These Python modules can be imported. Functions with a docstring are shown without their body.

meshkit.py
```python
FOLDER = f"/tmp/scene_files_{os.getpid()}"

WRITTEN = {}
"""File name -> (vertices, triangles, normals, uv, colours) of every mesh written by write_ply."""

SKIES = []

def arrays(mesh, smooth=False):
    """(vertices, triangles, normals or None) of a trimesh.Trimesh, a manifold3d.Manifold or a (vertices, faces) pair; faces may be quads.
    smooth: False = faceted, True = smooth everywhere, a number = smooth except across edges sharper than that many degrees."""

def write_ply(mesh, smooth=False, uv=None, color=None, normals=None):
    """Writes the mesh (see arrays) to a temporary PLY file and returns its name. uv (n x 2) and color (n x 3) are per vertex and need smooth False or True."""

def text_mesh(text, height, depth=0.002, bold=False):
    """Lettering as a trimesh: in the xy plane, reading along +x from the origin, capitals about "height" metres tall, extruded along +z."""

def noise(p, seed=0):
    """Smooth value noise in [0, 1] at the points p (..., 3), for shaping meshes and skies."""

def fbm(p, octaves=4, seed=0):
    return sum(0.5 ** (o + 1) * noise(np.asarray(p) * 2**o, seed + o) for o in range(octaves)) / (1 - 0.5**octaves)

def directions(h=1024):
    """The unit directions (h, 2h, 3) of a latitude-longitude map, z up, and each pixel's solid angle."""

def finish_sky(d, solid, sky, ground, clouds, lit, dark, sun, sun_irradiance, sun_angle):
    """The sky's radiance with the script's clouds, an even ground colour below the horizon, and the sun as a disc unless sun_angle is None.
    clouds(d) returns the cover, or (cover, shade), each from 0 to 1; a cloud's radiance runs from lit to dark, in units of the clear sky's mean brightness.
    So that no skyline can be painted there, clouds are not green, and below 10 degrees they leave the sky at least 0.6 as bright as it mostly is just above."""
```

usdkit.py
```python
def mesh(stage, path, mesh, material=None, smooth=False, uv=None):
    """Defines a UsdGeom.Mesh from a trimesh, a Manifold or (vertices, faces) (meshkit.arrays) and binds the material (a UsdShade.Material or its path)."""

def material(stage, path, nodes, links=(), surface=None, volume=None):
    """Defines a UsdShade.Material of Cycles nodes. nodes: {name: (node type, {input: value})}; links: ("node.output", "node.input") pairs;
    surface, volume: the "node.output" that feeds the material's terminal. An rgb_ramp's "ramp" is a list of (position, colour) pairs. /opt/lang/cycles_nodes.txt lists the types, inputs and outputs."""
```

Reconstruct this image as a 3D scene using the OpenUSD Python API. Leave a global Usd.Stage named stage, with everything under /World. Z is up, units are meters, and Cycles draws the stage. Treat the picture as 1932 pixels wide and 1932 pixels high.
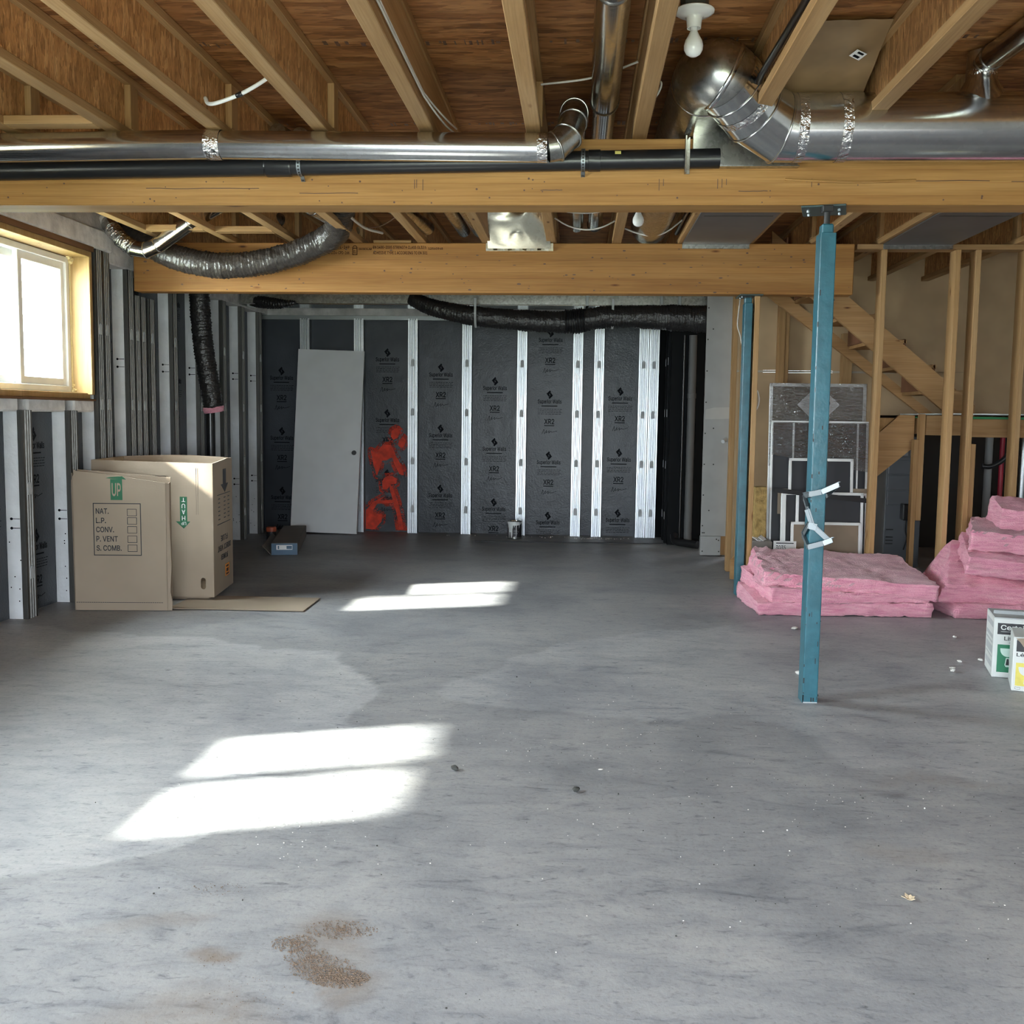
import math, random
import numpy as np
import trimesh
import shapely
from shapely.geometry import Polygon, LineString, Point, box as sbox
from shapely.ops import unary_union
import meshkit, usdkit
from pxr import Usd, UsdGeom, UsdLux, UsdShade, Gf, Sdf, Vt

stage = Usd.Stage.CreateInMemory()
UsdGeom.SetStageUpAxis(stage, 'Z')
UsdGeom.SetStageMetersPerUnit(stage, 1.0)
W = UsdGeom.Xform.Define(stage, '/World')
UsdGeom.Scope.Define(stage, '/World/Looks')
rng = np.random.default_rng(7)

# ------------------------------------------------------------------ camera, sky, sun, daylight, exposure
CAM_H = 1.35
YAW, PITCH, ROLL, FPX = 0.0638, 0.0937, 0.0127, 1940.0
def camera_axes(yaw, pitch, roll):
    cy, sy, cp, sp = math.cos(yaw), math.sin(yaw), math.cos(pitch), math.sin(pitch)
    f = np.array([-sy * cp, cy * cp, -sp]); r = np.array([cy, sy, 0.0]); d = np.cross(f, r)
    c, s = math.cos(roll), math.sin(roll)
    return c * r - s * d, s * r + c * d, f
r_, d_, f_ = camera_axes(YAW, PITCH, ROLL)
cam = UsdGeom.Camera.Define(stage, '/World/camera')
cam.CreateHorizontalApertureAttr(36.0)
cam.CreateVerticalApertureAttr(36.0)
cam.CreateFocalLengthAttr(36.0 * FPX / 1932.0)
cam.CreateClippingRangeAttr(Gf.Vec2f(0.05, 500))
cam.AddTransformOp().Set(Gf.Matrix4d(*r_, 0, *(-d_), 0, *(-f_), 0, 0, 0, CAM_H, 1))
cam.CreateExposureAttr(0.05)

dome = UsdLux.DomeLight.Define(stage, '/World/sky')
dome.CreateIntensityAttr(3.0)
dome.CreateColorAttr(Gf.Vec3f(0.80, 0.90, 1.0))

SUN_DIR = np.array([0.94, 0.33, -0.696]); SUN_DIR = SUN_DIR / np.linalg.norm(SUN_DIR)   # the way the sunlight travels
def aim(prim, pos, direction, up=(0, 0, 1)):
    z = -np.array(direction, float); z /= np.linalg.norm(z)
    x = np.cross(up, z); x /= np.linalg.norm(x); y = np.cross(z, x)
    UsdGeom.Xformable(prim).AddTransformOp().Set(Gf.Matrix4d(*x, 0, *y, 0, *z, 0, *map(float, pos), 1))
sun = UsdLux.DistantLight.Define(stage, '/World/sun')
sun.CreateNormalizeAttr(True); sun.CreateIntensityAttr(13.0); sun.CreateAngleAttr(2.2); sun.CreateColorAttr(Gf.Vec3f(1.0, 0.95, 0.87))
aim(sun, (0, 0, 10), SUN_DIR)

# daylight through the patio door behind the camera and through the two windows in the left wall
def daylight(name, pos, direction, w, h, power, color):
    l = UsdLux.RectLight.Define(stage, '/World/' + name)
    l.CreateWidthAttr(w); l.CreateHeightAttr(h); l.CreateIntensityAttr(power); l.CreateColorAttr(Gf.Vec3f(*color))
    aim(l, pos, direction)
daylight('patio_daylight', (-0.3, -1.75, 1.15), (0, 1, -2.0), 3.7, 2.1, 17.0, (0.84, 0.92, 1.0))
daylight('window_daylight', (-4.35, 6.645, 2.20), (1, 0, -0.55), 1.7, 1.3, 85.0, (0.90, 0.95, 1.0))
daylight('side_window_daylight', (-4.35, 2.76, 2.20), (1, 0, -0.55), 1.7, 1.3, 130.0, (0.90, 0.95, 1.0))

# ------------------------------------------------------------------ helpers
used = {}
def numbered(parent, name):
    n = used.get((parent, name), 0); used[(parent, name)] = n + 1
    return f'{parent}/{name}' + (f'_{n:03d}' if n else '')
def say(prim, label=None, cat=None, group=None, kind=None):
    for k, v in (('label', label), ('category', cat), ('group', group), ('kind', kind)):
        if v: prim.SetCustomDataByKey(k, v)
    return prim
ORIGIN = {}
def thing(name, label, cat=None, loc=(0, 0, 0), group=None, kind=None):
    """An Xform at the thing's base; its parts are given in world coordinates."""
    x = UsdGeom.Xform.Define(stage, numbered('/World', name)); x.AddTranslateOp().Set(Gf.Vec3d(*map(float, loc)))
    ORIGIN[str(x.GetPath())] = np.array(loc, float)
    return say(x.GetPrim(), label, cat, group, kind)
def origin(path):
    top = '/'.join(str(path).split('/')[:3])
    return ORIGIN.get(top, np.zeros(3))
def R3(rx=0, ry=0, rz=0):
    return trimesh.transformations.euler_matrix(math.radians(rx), math.radians(ry), math.radians(rz))
def T4(x, y, z):
    return trimesh.transformations.translation_matrix([x, y, z])
_cb = {}
def bev_box(sx, sy, sz, b):
    b = min(b, .45 * min(sx, sy, sz))
    if b <= 1e-6: return trimesh.creation.box((sx, sy, sz))
    p = []
    for i in (-1, 1):
        for j in (-1, 1):
            for k in (-1, 1):
                h = np.array([sx, sy, sz]) / 2 * (i, j, k)
                for ax in range(3):
                    q = h - b * np.array([i, j, k]); q[ax] = h[ax]; p.append(q)
    if 'f' not in _cb:
        hull = trimesh.convex.convex_hull(np.array(p))
        idx = [int(np.argmin(np.linalg.norm(np.array(p) - v, axis=1))) for v in hull.vertices]
        _cb['f'] = np.array(idx)[hull.faces]
    return trimesh.Trimesh(np.array(p), _cb['f'], process=False)
def tube_mesh(pts, r, n=14, cap=True, closed=False):
    pts = np.asarray(pts, float); m = len(pts); r = np.broadcast_to(np.asarray(r, float), (m,))
    t = np.gradient(pts, axis=0); t /= np.linalg.norm(t, axis=1, keepdims=True) + 1e-12
    up = np.array([0, 0, 1.0]) if abs(t[0][2]) < .9 else np.array([1.0, 0, 0])
    u = np.cross(t[0], up); u /= np.linalg.norm(u); V = []
    for i in range(m):
        u = u - t[i] * (u @ t[i]); u /= np.linalg.norm(u); w = np.cross(t[i], u)
        a = np.arange(n) / n * 2 * np.pi
        V.append(pts[i] + r[i] * (np.outer(np.cos(a), u) + np.outer(np.sin(a), w)))
    V = np.vstack(V); F = []
    for i in range(m - 1):
        a = i * n + np.arange(n); b = i * n + (np.arange(n) + 1) % n
        F += list(np.stack([a, b, b + n], 1)) + list(np.stack([a, b + n, a + n], 1))
    if cap:
        V = np.vstack([V, pts[0], pts[-1]]); c0, c1 = len(V) - 2, len(V) - 1
        k = np.arange(n); q = (k + 1) % n
        F += list(np.stack([q, k, np.full(n, c0)], 1)) + list(np.stack([k + (m - 1) * n, q + (m - 1) * n, np.full(n, c1)], 1))
    return trimesh.Trimesh(V, np.array(F)[:, ::-1], process=False)
def smooth_path(pts, n=8):
    """Catmull-Rom through the points."""
    P = np.asarray(pts, float); P = np.vstack([2 * P[0] - P[1], P, 2 * P[-1] - P[-2]]); out = []
    for i in range(1, len(P) - 2):
        for t in np.arange(n) / n:
            a, b, c, d = P[i - 1:i + 3]
            out.append(.5 * (2 * b + (c - a) * t + (2 * a - 5 * b + 4 * c - d) * t * t + (3 * b - 3 * c + d - a) * t ** 3))
    return np.array(out + [P[-2]])
def ring_extrude(poly, h):
    gs = getattr(poly, 'geoms', [poly])
    return trimesh.util.concatenate([trimesh.creation.extrude_polygon(g, h, engine='earcut') for g in gs if g.area > 1e-9])
XZ = np.array([[1, 0, 0, 0], [0, 0, -1, 0], [0, 1, 0, 0], [0, 0, 0, 1.0]])      # polygon in x,z; extruded towards -y (the camera)
YZ = np.array([[0, 0, 1, 0], [1, 0, 0, 0], [0, 1, 0, 0], [0, 0, 0, 1.0]])       # polygon in y,z; extruded towards +x
class MB:
    def __init__(s): s.m = []
    def add(s, m, M=None):
        m = m.copy()
        if M is not None: m.apply_transform(M)
        s.m.append(m); return s
    def box(s, x0, x1, y0, y1, z0, z1, b=0.0):
        m = bev_box(abs(x1 - x0), abs(y1 - y0), abs(z1 - z0), b); m.apply_translation([(x0 + x1) / 2, (y0 + y1) / 2, (z0 + z1) / 2]); s.m.append(m); return s
    def obox(s, size, M, b=0.0): return s.add(bev_box(*size, b), M)
    def bar(s, p, q, w, h, up=(0, 0, 1), b=0.0):
        p, q = np.array(p, float), np.array(q, float); L = np.linalg.norm(q - p); x = (q - p) / L
        y = np.cross(up, x); y /= np.linalg.norm(y); z = np.cross(x, y)
        M = np.eye(4); M[:3, 0], M[:3, 1], M[:3, 2], M[:3, 3] = x, y, z, (p + q) / 2
        return s.add(bev_box(L, w, h, b), M)
    def tube(s, pts, r, n=14, cap=True): s.m.append(tube_mesh(pts, r, n, cap)); return s
    def lathe(s, prof, M=None, n=32):
        return s.add(trimesh.creation.revolve(np.array(prof, float), sections=n), M)
    def prism(s, poly, h, M=None):
        if not hasattr(poly, 'area'): poly = Polygon(poly)
        return s.add(ring_extrude(poly, h), M)
    def build(s, name, mat, parent=None, label=None, smooth=None, **kw):
        m = trimesh.util.concatenate(s.m) if len(s.m) > 1 else s.m[0]
        par = str(parent.GetPath()) if parent is not None else '/World'
        m = m.copy(); m.apply_translation(-origin(par) if parent is not None else np.zeros(3))
        g = usdkit.mesh(stage, numbered(par, name), m, MAT[mat], smooth=smooth)
        return say(g.GetPrim(), label, **kw)
def obj(name, mb, mat, label, cat, group=None, kind=None, smooth=None):
    """A thing that is one mesh."""
    m = trimesh.util.concatenate(mb.m); c = m.bounds.mean(0); c[2] = m.bounds[0][2]
    m.apply_translation(-c)
    g = usdkit.mesh(stage, numbered('/World', name), m, MAT[mat], smooth=smooth)
    g.AddTranslateOp().Set(Gf.Vec3d(*map(float, c)))
    return say(g.GetPrim(), label, cat, group, kind)
def text_fit(s, w, h, depth=.0006, bold=True):
    m = meshkit.text_mesh(s, .1, depth, bold); b = m.bounds
    m.apply_translation([-b[0][0], -b[0][1], 0]); e = m.bounds[1]
    m.apply_scale([w / e[0], h / e[1], 1]); return m

# ------------------------------------------------------------------ materials
MAT = {}
def mat(name, nodes, links, surface='p.BSDF', **kw):
    MAT[name] = usdkit.material(stage, '/World/Looks/' + name, nodes, links, surface=surface, **kw)
def plain(name, c, rough=.6, metal=0.0, bump=0.0, bscale=60, spec=.5, vary=.06, vscale=6, **kw):
    """Plain colour with a slight mottle and optional fine relief."""
    n = {'g': ('geometry', {}), 'n': ('noise_texture', {'scale': vscale, 'detail': 3}),
         'r': ('rgb_ramp', {'ramp': [(.3, tuple(x * (1 - vary) for x in c)), (.7, tuple(min(1, x * (1 + vary)) for x in c))]}),
         'p': ('principled_bsdf', {'roughness': rough, 'metallic': metal, 'specular_ior_level': spec, **kw})}
    l = [('g.position', 'n.vector'), ('n.fac', 'r.fac'), ('r.color', 'p.base_color')]
    if bump:
        n['bn'] = ('noise_texture', {'scale': bscale, 'detail': 4}); n['b'] = ('bump', {'strength': bump, 'distance': .01})
        l += [('g.position', 'bn.vector'), ('bn.fac', 'b.height'), ('b.normal', 'p.normal')]
    mat(name, n, l)
def wood(name, axis, base, dark, light, knots=.0, ply=None, rough=.62):
    st = [9.0, 9.0, 9.0]; st[axis] = .55
    kn = [7.0, 7.0, 7.0]; kn[axis] = 1.9
    fi = [130.0, 130.0, 130.0]; fi[axis] = 3.5
    n = {'g': ('geometry', {}), 'o': ('object_info', {}),
         'm': ('mapping', {'scale': st}), 'n': ('noise_texture', {'scale': 1.0, 'detail': 5, 'roughness': .6, 'distortion': .6}),
         'r': ('rgb_ramp', {'ramp': [(.30, dark), (.5, base), (.72, light)]}),
         'mf': ('mapping', {'scale': fi}), 'nf': ('noise_texture', {'scale': 1.0, 'detail': 3}),
         'rf': ('rgb_ramp', {'ramp': [(.3, (.82, .80, .77)), (.62, (1, 1, 1))]}),
         'x': ('mix_color', {'blend_type': 'multiply', 'fac': 1.0}),
         'mr': ('map_range', {'from_min': 0, 'from_max': 1, 'to_min': .84, 'to_max': 1.10}), 'h': ('hsv', {}),
         'b': ('bump', {'strength': .18, 'distance': .004}),
         'p': ('principled_bsdf', {'roughness': rough, 'specular_ior_level': .35})}
    l = [('g.position', 'm.vector'), ('m.vector', 'n.vector'), ('n.fac', 'r.fac'), ('g.position', 'mf.vector'), ('mf.vector', 'nf.vector'), ('nf.fac', 'rf.fac'),
         ('r.color', 'x.a'), ('rf.color', 'x.b'), ('o.random', 'mr.value'), ('mr.result', 'h.value'), ('nf.fac', 'b.height'), ('b.normal', 'p.normal')]
    last = 'x.result'
    if knots:
        n |= {'mk': ('mapping', {'scale': kn}), 'v': ('voronoi_texture', {'scale': 1.0, 'feature': 'f1'}),
              'rk': ('rgb_ramp', {'ramp': [(knots * .55, (.16, .09, .05)), (knots, (.55, .42, .32)), (knots * 1.9, (1, 1, 1))]}),
              'xk': ('mix_color', {'blend_type': 'multiply', 'fac': 1.0})}
        l += [('g.position', 'mk.vector'), ('mk.vector', 'v.vector'), ('v.distance', 'rk.fac'), (last, 'xk.a'), ('rk.color', 'xk.b')]; last = 'xk.result'
    if ply:                                                   # glue lines of a laminated beam: (height of one lamella, offset)
        n |= {'sz': ('separate_xyz', {}), 'pa': ('math', {'math_type': 'add', 'value2': ply[1]}), 'pd': ('math', {'math_type': 'divide', 'value2': ply[0]}), 'pf': ('math', {'math_type': 'fraction'}),
              'rp': ('rgb_ramp', {'ramp': [(0, (.74, .66, .58)), (.025, (.84, .78, .72)), (.06, (1, 1, 1)), (.97, (1, 1, 1)), (1, (.8, .72, .66))]}),
              'fl': ('math', {'math_type': 'floor'}), 'wn': ('white_noise_texture', {'dimensions': '1D'}), 'mw': ('map_range', {'to_min': .88, 'to_max': 1.08}), 'hw': ('hsv', {}),
              'xp': ('mix_color', {'blend_type': 'multiply', 'fac': 1.0})}
        l += [('g.position', 'sz.vector'), ('sz.z', 'pa.value1'), ('pa.value', 'pd.value1'), ('pd.value', 'pf.value1'), ('pf.value', 'rp.fac'), ('pd.value', 'fl.value1'), ('fl.value', 'wn.w'),
              ('wn.value', 'mw.value'), ('mw.result', 'hw.value'), (last, 'hw.color'), ('hw.color', 'xp.a'), ('rp.color', 'xp.b')]; last = 'xp.result'
    l += [(last, 'h.color'), ('h.color', 'p.base_color')]
    mat(name, n, l)
SPF, SPFD, SPFL = (.40, .235, .100), (.31, .17, .065), (.47, .30, .145)
wood('lumber_x', 0, SPF, SPFD, SPFL, .05)
wood('lumber_y', 1, SPF, SPFD, SPFL, .05)
wood('lumber_z', 2, SPF, SPFD, SPFL, .05)
wood('beam_wood', 0, (.43, .225, .065), (.35, .165, .042), (.50, .28, .095), .075, ply=(.058, .0))
wood('glulam', 0, (.385, .185, .050), (.32, .14, .034), (.44, .225, .07), .045, ply=(.045, .01))
wood('jamb_wood', 2, (.40, .255, .10), (.33, .20, .07), (.46, .31, .14), .05)
wood('stringer_wood', 0, (.44, .245, .10), (.35, .185, .07), (.50, .30, .14), .04)
wood('brown_sill', 1, (.16, .075, .03), (.10, .05, .02), (.2, .1, .05))
def osb(name, scale, cols, rough=.6):
    n = {'g': ('geometry', {}), 'm': ('mapping', {'scale': scale}), 'd': ('noise_texture', {'scale': 1.3, 'detail': 2}), 'xd': ('mix_vector', {'fac': .12}),
         'v': ('voronoi_texture', {'scale': 1.0, 'feature': 'f1'}), 'bw': ('separate_color', {}), 'r': ('rgb_ramp', {'ramp': cols}),
         'm2': ('mapping', {'scale': [s * 3.1 for s in scale], 'location': (3.3, 1.7, 5.1)}), 'v2': ('voronoi_texture', {'scale': 1.0}), 'bw2': ('separate_color', {}),
         'r2': ('rgb_ramp', {'ramp': [(0, (.62, .58, .54)), (.5, (.95, .93, .9)), (1, (1.08, 1.04, 1.0))]}), 'x': ('mix_color', {'blend_type': 'multiply', 'fac': 1.0, 'use_clamp_result': False}),
         'b': ('bump', {'strength': .35, 'distance': .003}), 'p': ('principled_bsdf', {'roughness': rough, 'specular_ior_level': .3})}
    l = [('g.position', 'm.vector'), ('m.vector', 'd.vector'), ('m.vector', 'xd.a'), ('d.color', 'xd.b'), ('xd.result', 'v.vector'), ('v.color', 'bw.color'), ('bw.r', 'r.fac'),
         ('g.position', 'm2.vector'), ('m2.vector', 'v2.vector'), ('v2.color', 'bw2.color'), ('bw2.g', 'r2.fac'), ('r.color', 'x.a'), ('r2.color', 'x.b'), ('x.result', 'p.base_color'), ('v2.distance', 'b.height'), ('b.normal', 'p.normal')]
    mat(name, n, l)
OSBC = [(0, (.27, .135, .05)), (.35, (.42, .215, .085)), (.7, (.52, .285, .12)), (1, (.60, .36, .165))]
osb('osb_web', (40, 52, 13), [(0, (.40, .205, .078)), (.4, (.54, .285, .112)), (.75, (.62, .345, .145)), (1, (.70, .42, .19))])
osb('osb_floor', (5.5, 27, 20), [(a, tuple(x * f for x, f in zip(c, (.72, .59, .49)))) for a, c in OSBC])
def metal(name, c, rough, spangle=.0, bump=.0, bscale=14, wear=.0):
    n = {'g': ('geometry', {}), 'v': ('voronoi_texture', {'scale': 55}), 's': ('separate_color', {}), 'mr': ('map_range', {'to_min': max(.03, rough - spangle), 'to_max': rough + spangle}),
         'n': ('noise_texture', {'scale': 3.0, 'detail': 4}), 'r': ('rgb_ramp', {'ramp': [(.3, tuple(x * .86 for x in c)), (.7, c)]}),
         'p': ('principled_bsdf', {'metallic': 1.0})}
    l = [('g.position', 'v.vector'), ('v.color', 's.color'), ('s.r', 'mr.value'), ('mr.result', 'p.roughness'), ('g.position', 'n.vector'), ('n.fac', 'r.fac'), ('r.color', 'p.base_color')]
    if bump:
        n |= {'bn': ('noise_texture', {'scale': bscale, 'detail': 3}), 'b': ('bump', {'strength': bump, 'distance': .02})}
        l += [('g.position', 'bn.vector'), ('bn.fac', 'b.height'), ('b.normal', 'p.normal')]
    mat(name, n, l)
metal('galvanized', (.62, .63, .62), .17, .015, .035, 3.5)
metal('galvanized_dull', (.46, .46, .43), .27, .02, .06, 5)
metal('sheet_crinkled', (.90, .87, .70), .26, .01, .06, 5)
metal('foil_tape', (.72, .72, .72), .17, .02, .9, 45)
metal('bright_strip', (.30, .33, .35), .46, .02)
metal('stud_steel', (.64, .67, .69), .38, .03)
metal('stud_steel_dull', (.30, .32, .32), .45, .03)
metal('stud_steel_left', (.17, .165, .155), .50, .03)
metal('duct_grey', (.24, .24, .25), .55, .01)
plain('black_pipe', (.012, .012, .013), .28, bump=.05, bscale=20)
plain('flex_black', (.022, .021, .021), .22, bump=.9, bscale=42, spec=.6)
plain('flex_grey', (.048, .041, .037), .27, bump=.8, bscale=34, spec=.55)
plain('foam_white', (.70, .715, .73), .8, bump=.25, bscale=45, vary=.10)
plain('band_white', (.66, .645, .63), .85, bump=.8, bscale=22, vary=.22, vscale=9)
plain('band_grey', (.46, .45, .44), .9, bump=.9, bscale=22, vary=.30, vscale=7)
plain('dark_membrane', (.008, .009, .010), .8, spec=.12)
plain('print_ink', (.006, .007, .010), .8, spec=.1)
plain('stamp_ink', (.035, .014, .006), .8, spec=.1)
plain('recess_pipe', (.10, .10, .10), .6)
plain('dull_teal', (.035, .060, .058), .45)
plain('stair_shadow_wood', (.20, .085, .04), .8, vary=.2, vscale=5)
plain('pale_clip', (.46, .48, .49), .6)
plain('drywall_grey', (.33, .33, .32), .85, bump=.1, bscale=80)
plain('drywall_patch', (.42, .41, .385), .85)
plain('drywall_tan', (.46, .325, .19), .9, vary=.14, vscale=2.5, bump=.1, bscale=60)
plain('seam_light', (.44, .38, .30), .9)
plain('door_white', (.60, .61, .61), .55, bump=.04, bscale=150, vary=.03)
plain('vinyl_white', (.80, .81, .80), .35)
plain('porcelain', (.78, .78, .74), .2)
plain('bulb_glass', (.80, .80, .78), .12, spec=.6)
plain('junction_box', (.05, .05, .045), .5)
plain('white_cable', (.62, .59, .54), .4)
plain('brown_cable', (.12, .06, .035), .4)
plain('teal_paint', (.026, .120, .158), .30, bump=.12, bscale=35, vary=.16, vscale=14, spec=.6)
plain('black_steel', (.02, .02, .02), .4)
plain('cardboard', (.32, .255, .19), .85, vary=.05, vscale=4, bump=.06, bscale=90)
plain('cardboard_dark', (.25, .19, .135), .85, vary=.08)
plain('cardboard_grey', (.20, .18, .16), .85)
plain('green_ink', (.02, .125, .06), .6)
plain('board_green', (.03, .20, .07), .6)
plain('carton_white', (.66, .68, .66), .5, vary=.05, bump=.08, bscale=60)
plain('carton_green', (.015, .185, .09), .5)
plain('carton_yellow', (.72, .62, .12), .5, vary=.1, vscale=20)
plain('carton_black', (.018, .018, .022), .5)
plain('carton_mint', (.55, .72, .64), .5)
plain('paper_white', (.72, .72, .72), .8)
plain('orange_sticker', (.85, .30, .03), .5)
plain('red_spray', (.60, .045, .018), .75, vary=.3, vscale=14)
plain('red_pipe', (.40, .015, .04), .4)
plain('orange_cap', (.42, .09, .04), .5)
plain('blue_carton', (.03, .085, .15), .5)
plain('screen_mesh', (.018, .019, .024), .55)
plain('kraft_film', (.26, .165, .085), .40, bump=.5, bscale=5, vary=.25, vscale=5)
plain('fibreboard', (.36, .24, .085), .9, bump=.8, bscale=40, vary=.35, vscale=25)
plain('grey_enamel', (.085, .09, .10), .45)
plain('spray_foam', (.66, .52, .25), .8, bump=.8, bscale=50)
plain('yellow_label', (.75, .66, .2), .5)
plain('sand', (.17, .12, .085), .95, vary=.45, vscale=300)
plain('crumb', (.72, .70, .66), .9)
plain('leaf', (.62, .50, .34), .8, vary=.2, vscale=60)
plain('dark_chip', (.05, .05, .045), .9)
plain('black_strip', (.01, .01, .012), .5)
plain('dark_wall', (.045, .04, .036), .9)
plain('painted_wall', (.62, .62, .60), .8)
plain('grass', (.16, .20, .07), .95, vary=.4, vscale=3)
plain('paint_spill', (.72, .74, .74), .35)
# foam wall panels: dark grey, slightly shiny, pimpled
mat('foam_panel', {'g': ('geometry', {}), 'n': ('noise_texture', {'scale': 2.2, 'detail': 4}), 'r': ('rgb_ramp', {'ramp': [(.3, (.044, .050, .058)), (.7, (.064, .071, .082))]}),
    'bn': ('noise_texture', {'scale': 70, 'detail': 3}), 'bn2': ('noise_texture', {'scale': 6, 'detail': 2}), 'a': ('math', {'math_type': 'multiply_add', 'value2': 2.0}), 'b': ('bump', {'strength': .35, 'distance': .006}),
    'p': ('principled_bsdf', {'roughness': .27, 'specular_ior_level': .26})},
    [('g.position', 'n.vector'), ('n.fac', 'r.fac'), ('r.color', 'p.base_color'), ('g.position', 'bn.vector'), ('g.position', 'bn2.vector'), ('bn2.fac', 'a.value1'), ('bn.fac', 'a.value3'), ('a.value', 'b.height'), ('b.normal', 'p.normal')])
# glass fibre batts: layered, fluffy
def batt_mat(name, c1, c2, c3):
    mat(name, {'g': ('geometry', {}), 'm': ('mapping', {'scale': (7, 7, 70)}), 'n': ('noise_texture', {'scale': 1, 'detail': 6, 'roughness': .65, 'distortion': .4}),
        'r': ('rgb_ramp', {'ramp': [(.28, c1), (.5, c2), (.75, c3)]}), 'bn': ('noise_texture', {'scale': 110, 'detail': 4}), 'ad': ('math', {'math_type': 'add'}), 'b': ('bump', {'strength': .8, 'distance': .012}),
        'p': ('principled_bsdf', {'roughness': .95, 'specular_ior_level': .1, 'sheen_weight': .25})},
        [('g.position', 'm.vector'), ('m.vector', 'n.vector'), ('n.fac', 'r.fac'), ('r.color', 'p.base_color'), ('g.position', 'bn.vector'), ('bn.fac', 'ad.value1'), ('n.fac', 'ad.value2'), ('ad.value', 'b.height'), ('b.normal', 'p.normal')])
batt_mat('pink_batt', (.68, .22, .33), (.84, .37, .47), (.92, .52, .58))
batt_mat('pink_batt_dusty', (.52, .25, .31), (.66, .37, .42), (.76, .49, .52))
# clear stretch film and window glass
mat('stretch_film', {'g': ('geometry', {}), 'm': ('mapping', {'scale': (18, 18, 45), 'rotation': (0, .35, 0)}), 'bn': ('noise_texture', {'scale': 1, 'detail': 3, 'distortion': 1.2}), 'b': ('bump', {'strength': .9, 'distance': .02}),
    't': ('transparent_bsdf', {'color': (.88, .88, .88)}), 'gl': ('glossy_bsdf', {'color': (.9, .9, .9), 'roughness': .12}), 'fr': ('layer_weight', {'blend': .4}), 'ml': ('math', {'math_type': 'multiply_add', 'value2': .8, 'value3': .08}), 'x': ('mix_closure', {})},
    [('g.position', 'm.vector'), ('m.vector', 'bn.vector'), ('bn.fac', 'b.height'), ('b.normal', 'gl.normal'), ('b.normal', 'fr.normal'), ('fr.facing', 'ml.value1'), ('ml.value', 'x.fac'), ('t.BSDF', 'x.closure1'), ('gl.BSDF', 'x.closure2')], surface='x.closure')
mat('pane_glass', {'t': ('transparent_bsdf', {'color': (.92, .95, .94)}), 'gl': ('glossy_bsdf', {'color': (1, 1, 1), 'roughness': .02}), 'fr': ('layer_weight', {'blend': .35}), 'ml': ('math', {'math_type': 'multiply', 'value2': .22}), 'x': ('mix_closure', {})},
    [('fr.facing', 'ml.value1'), ('ml.value', 'x.fac'), ('t.BSDF', 'x.closure1'), ('gl.BSDF', 'x.closure2')], surface='x.closure')
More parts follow.
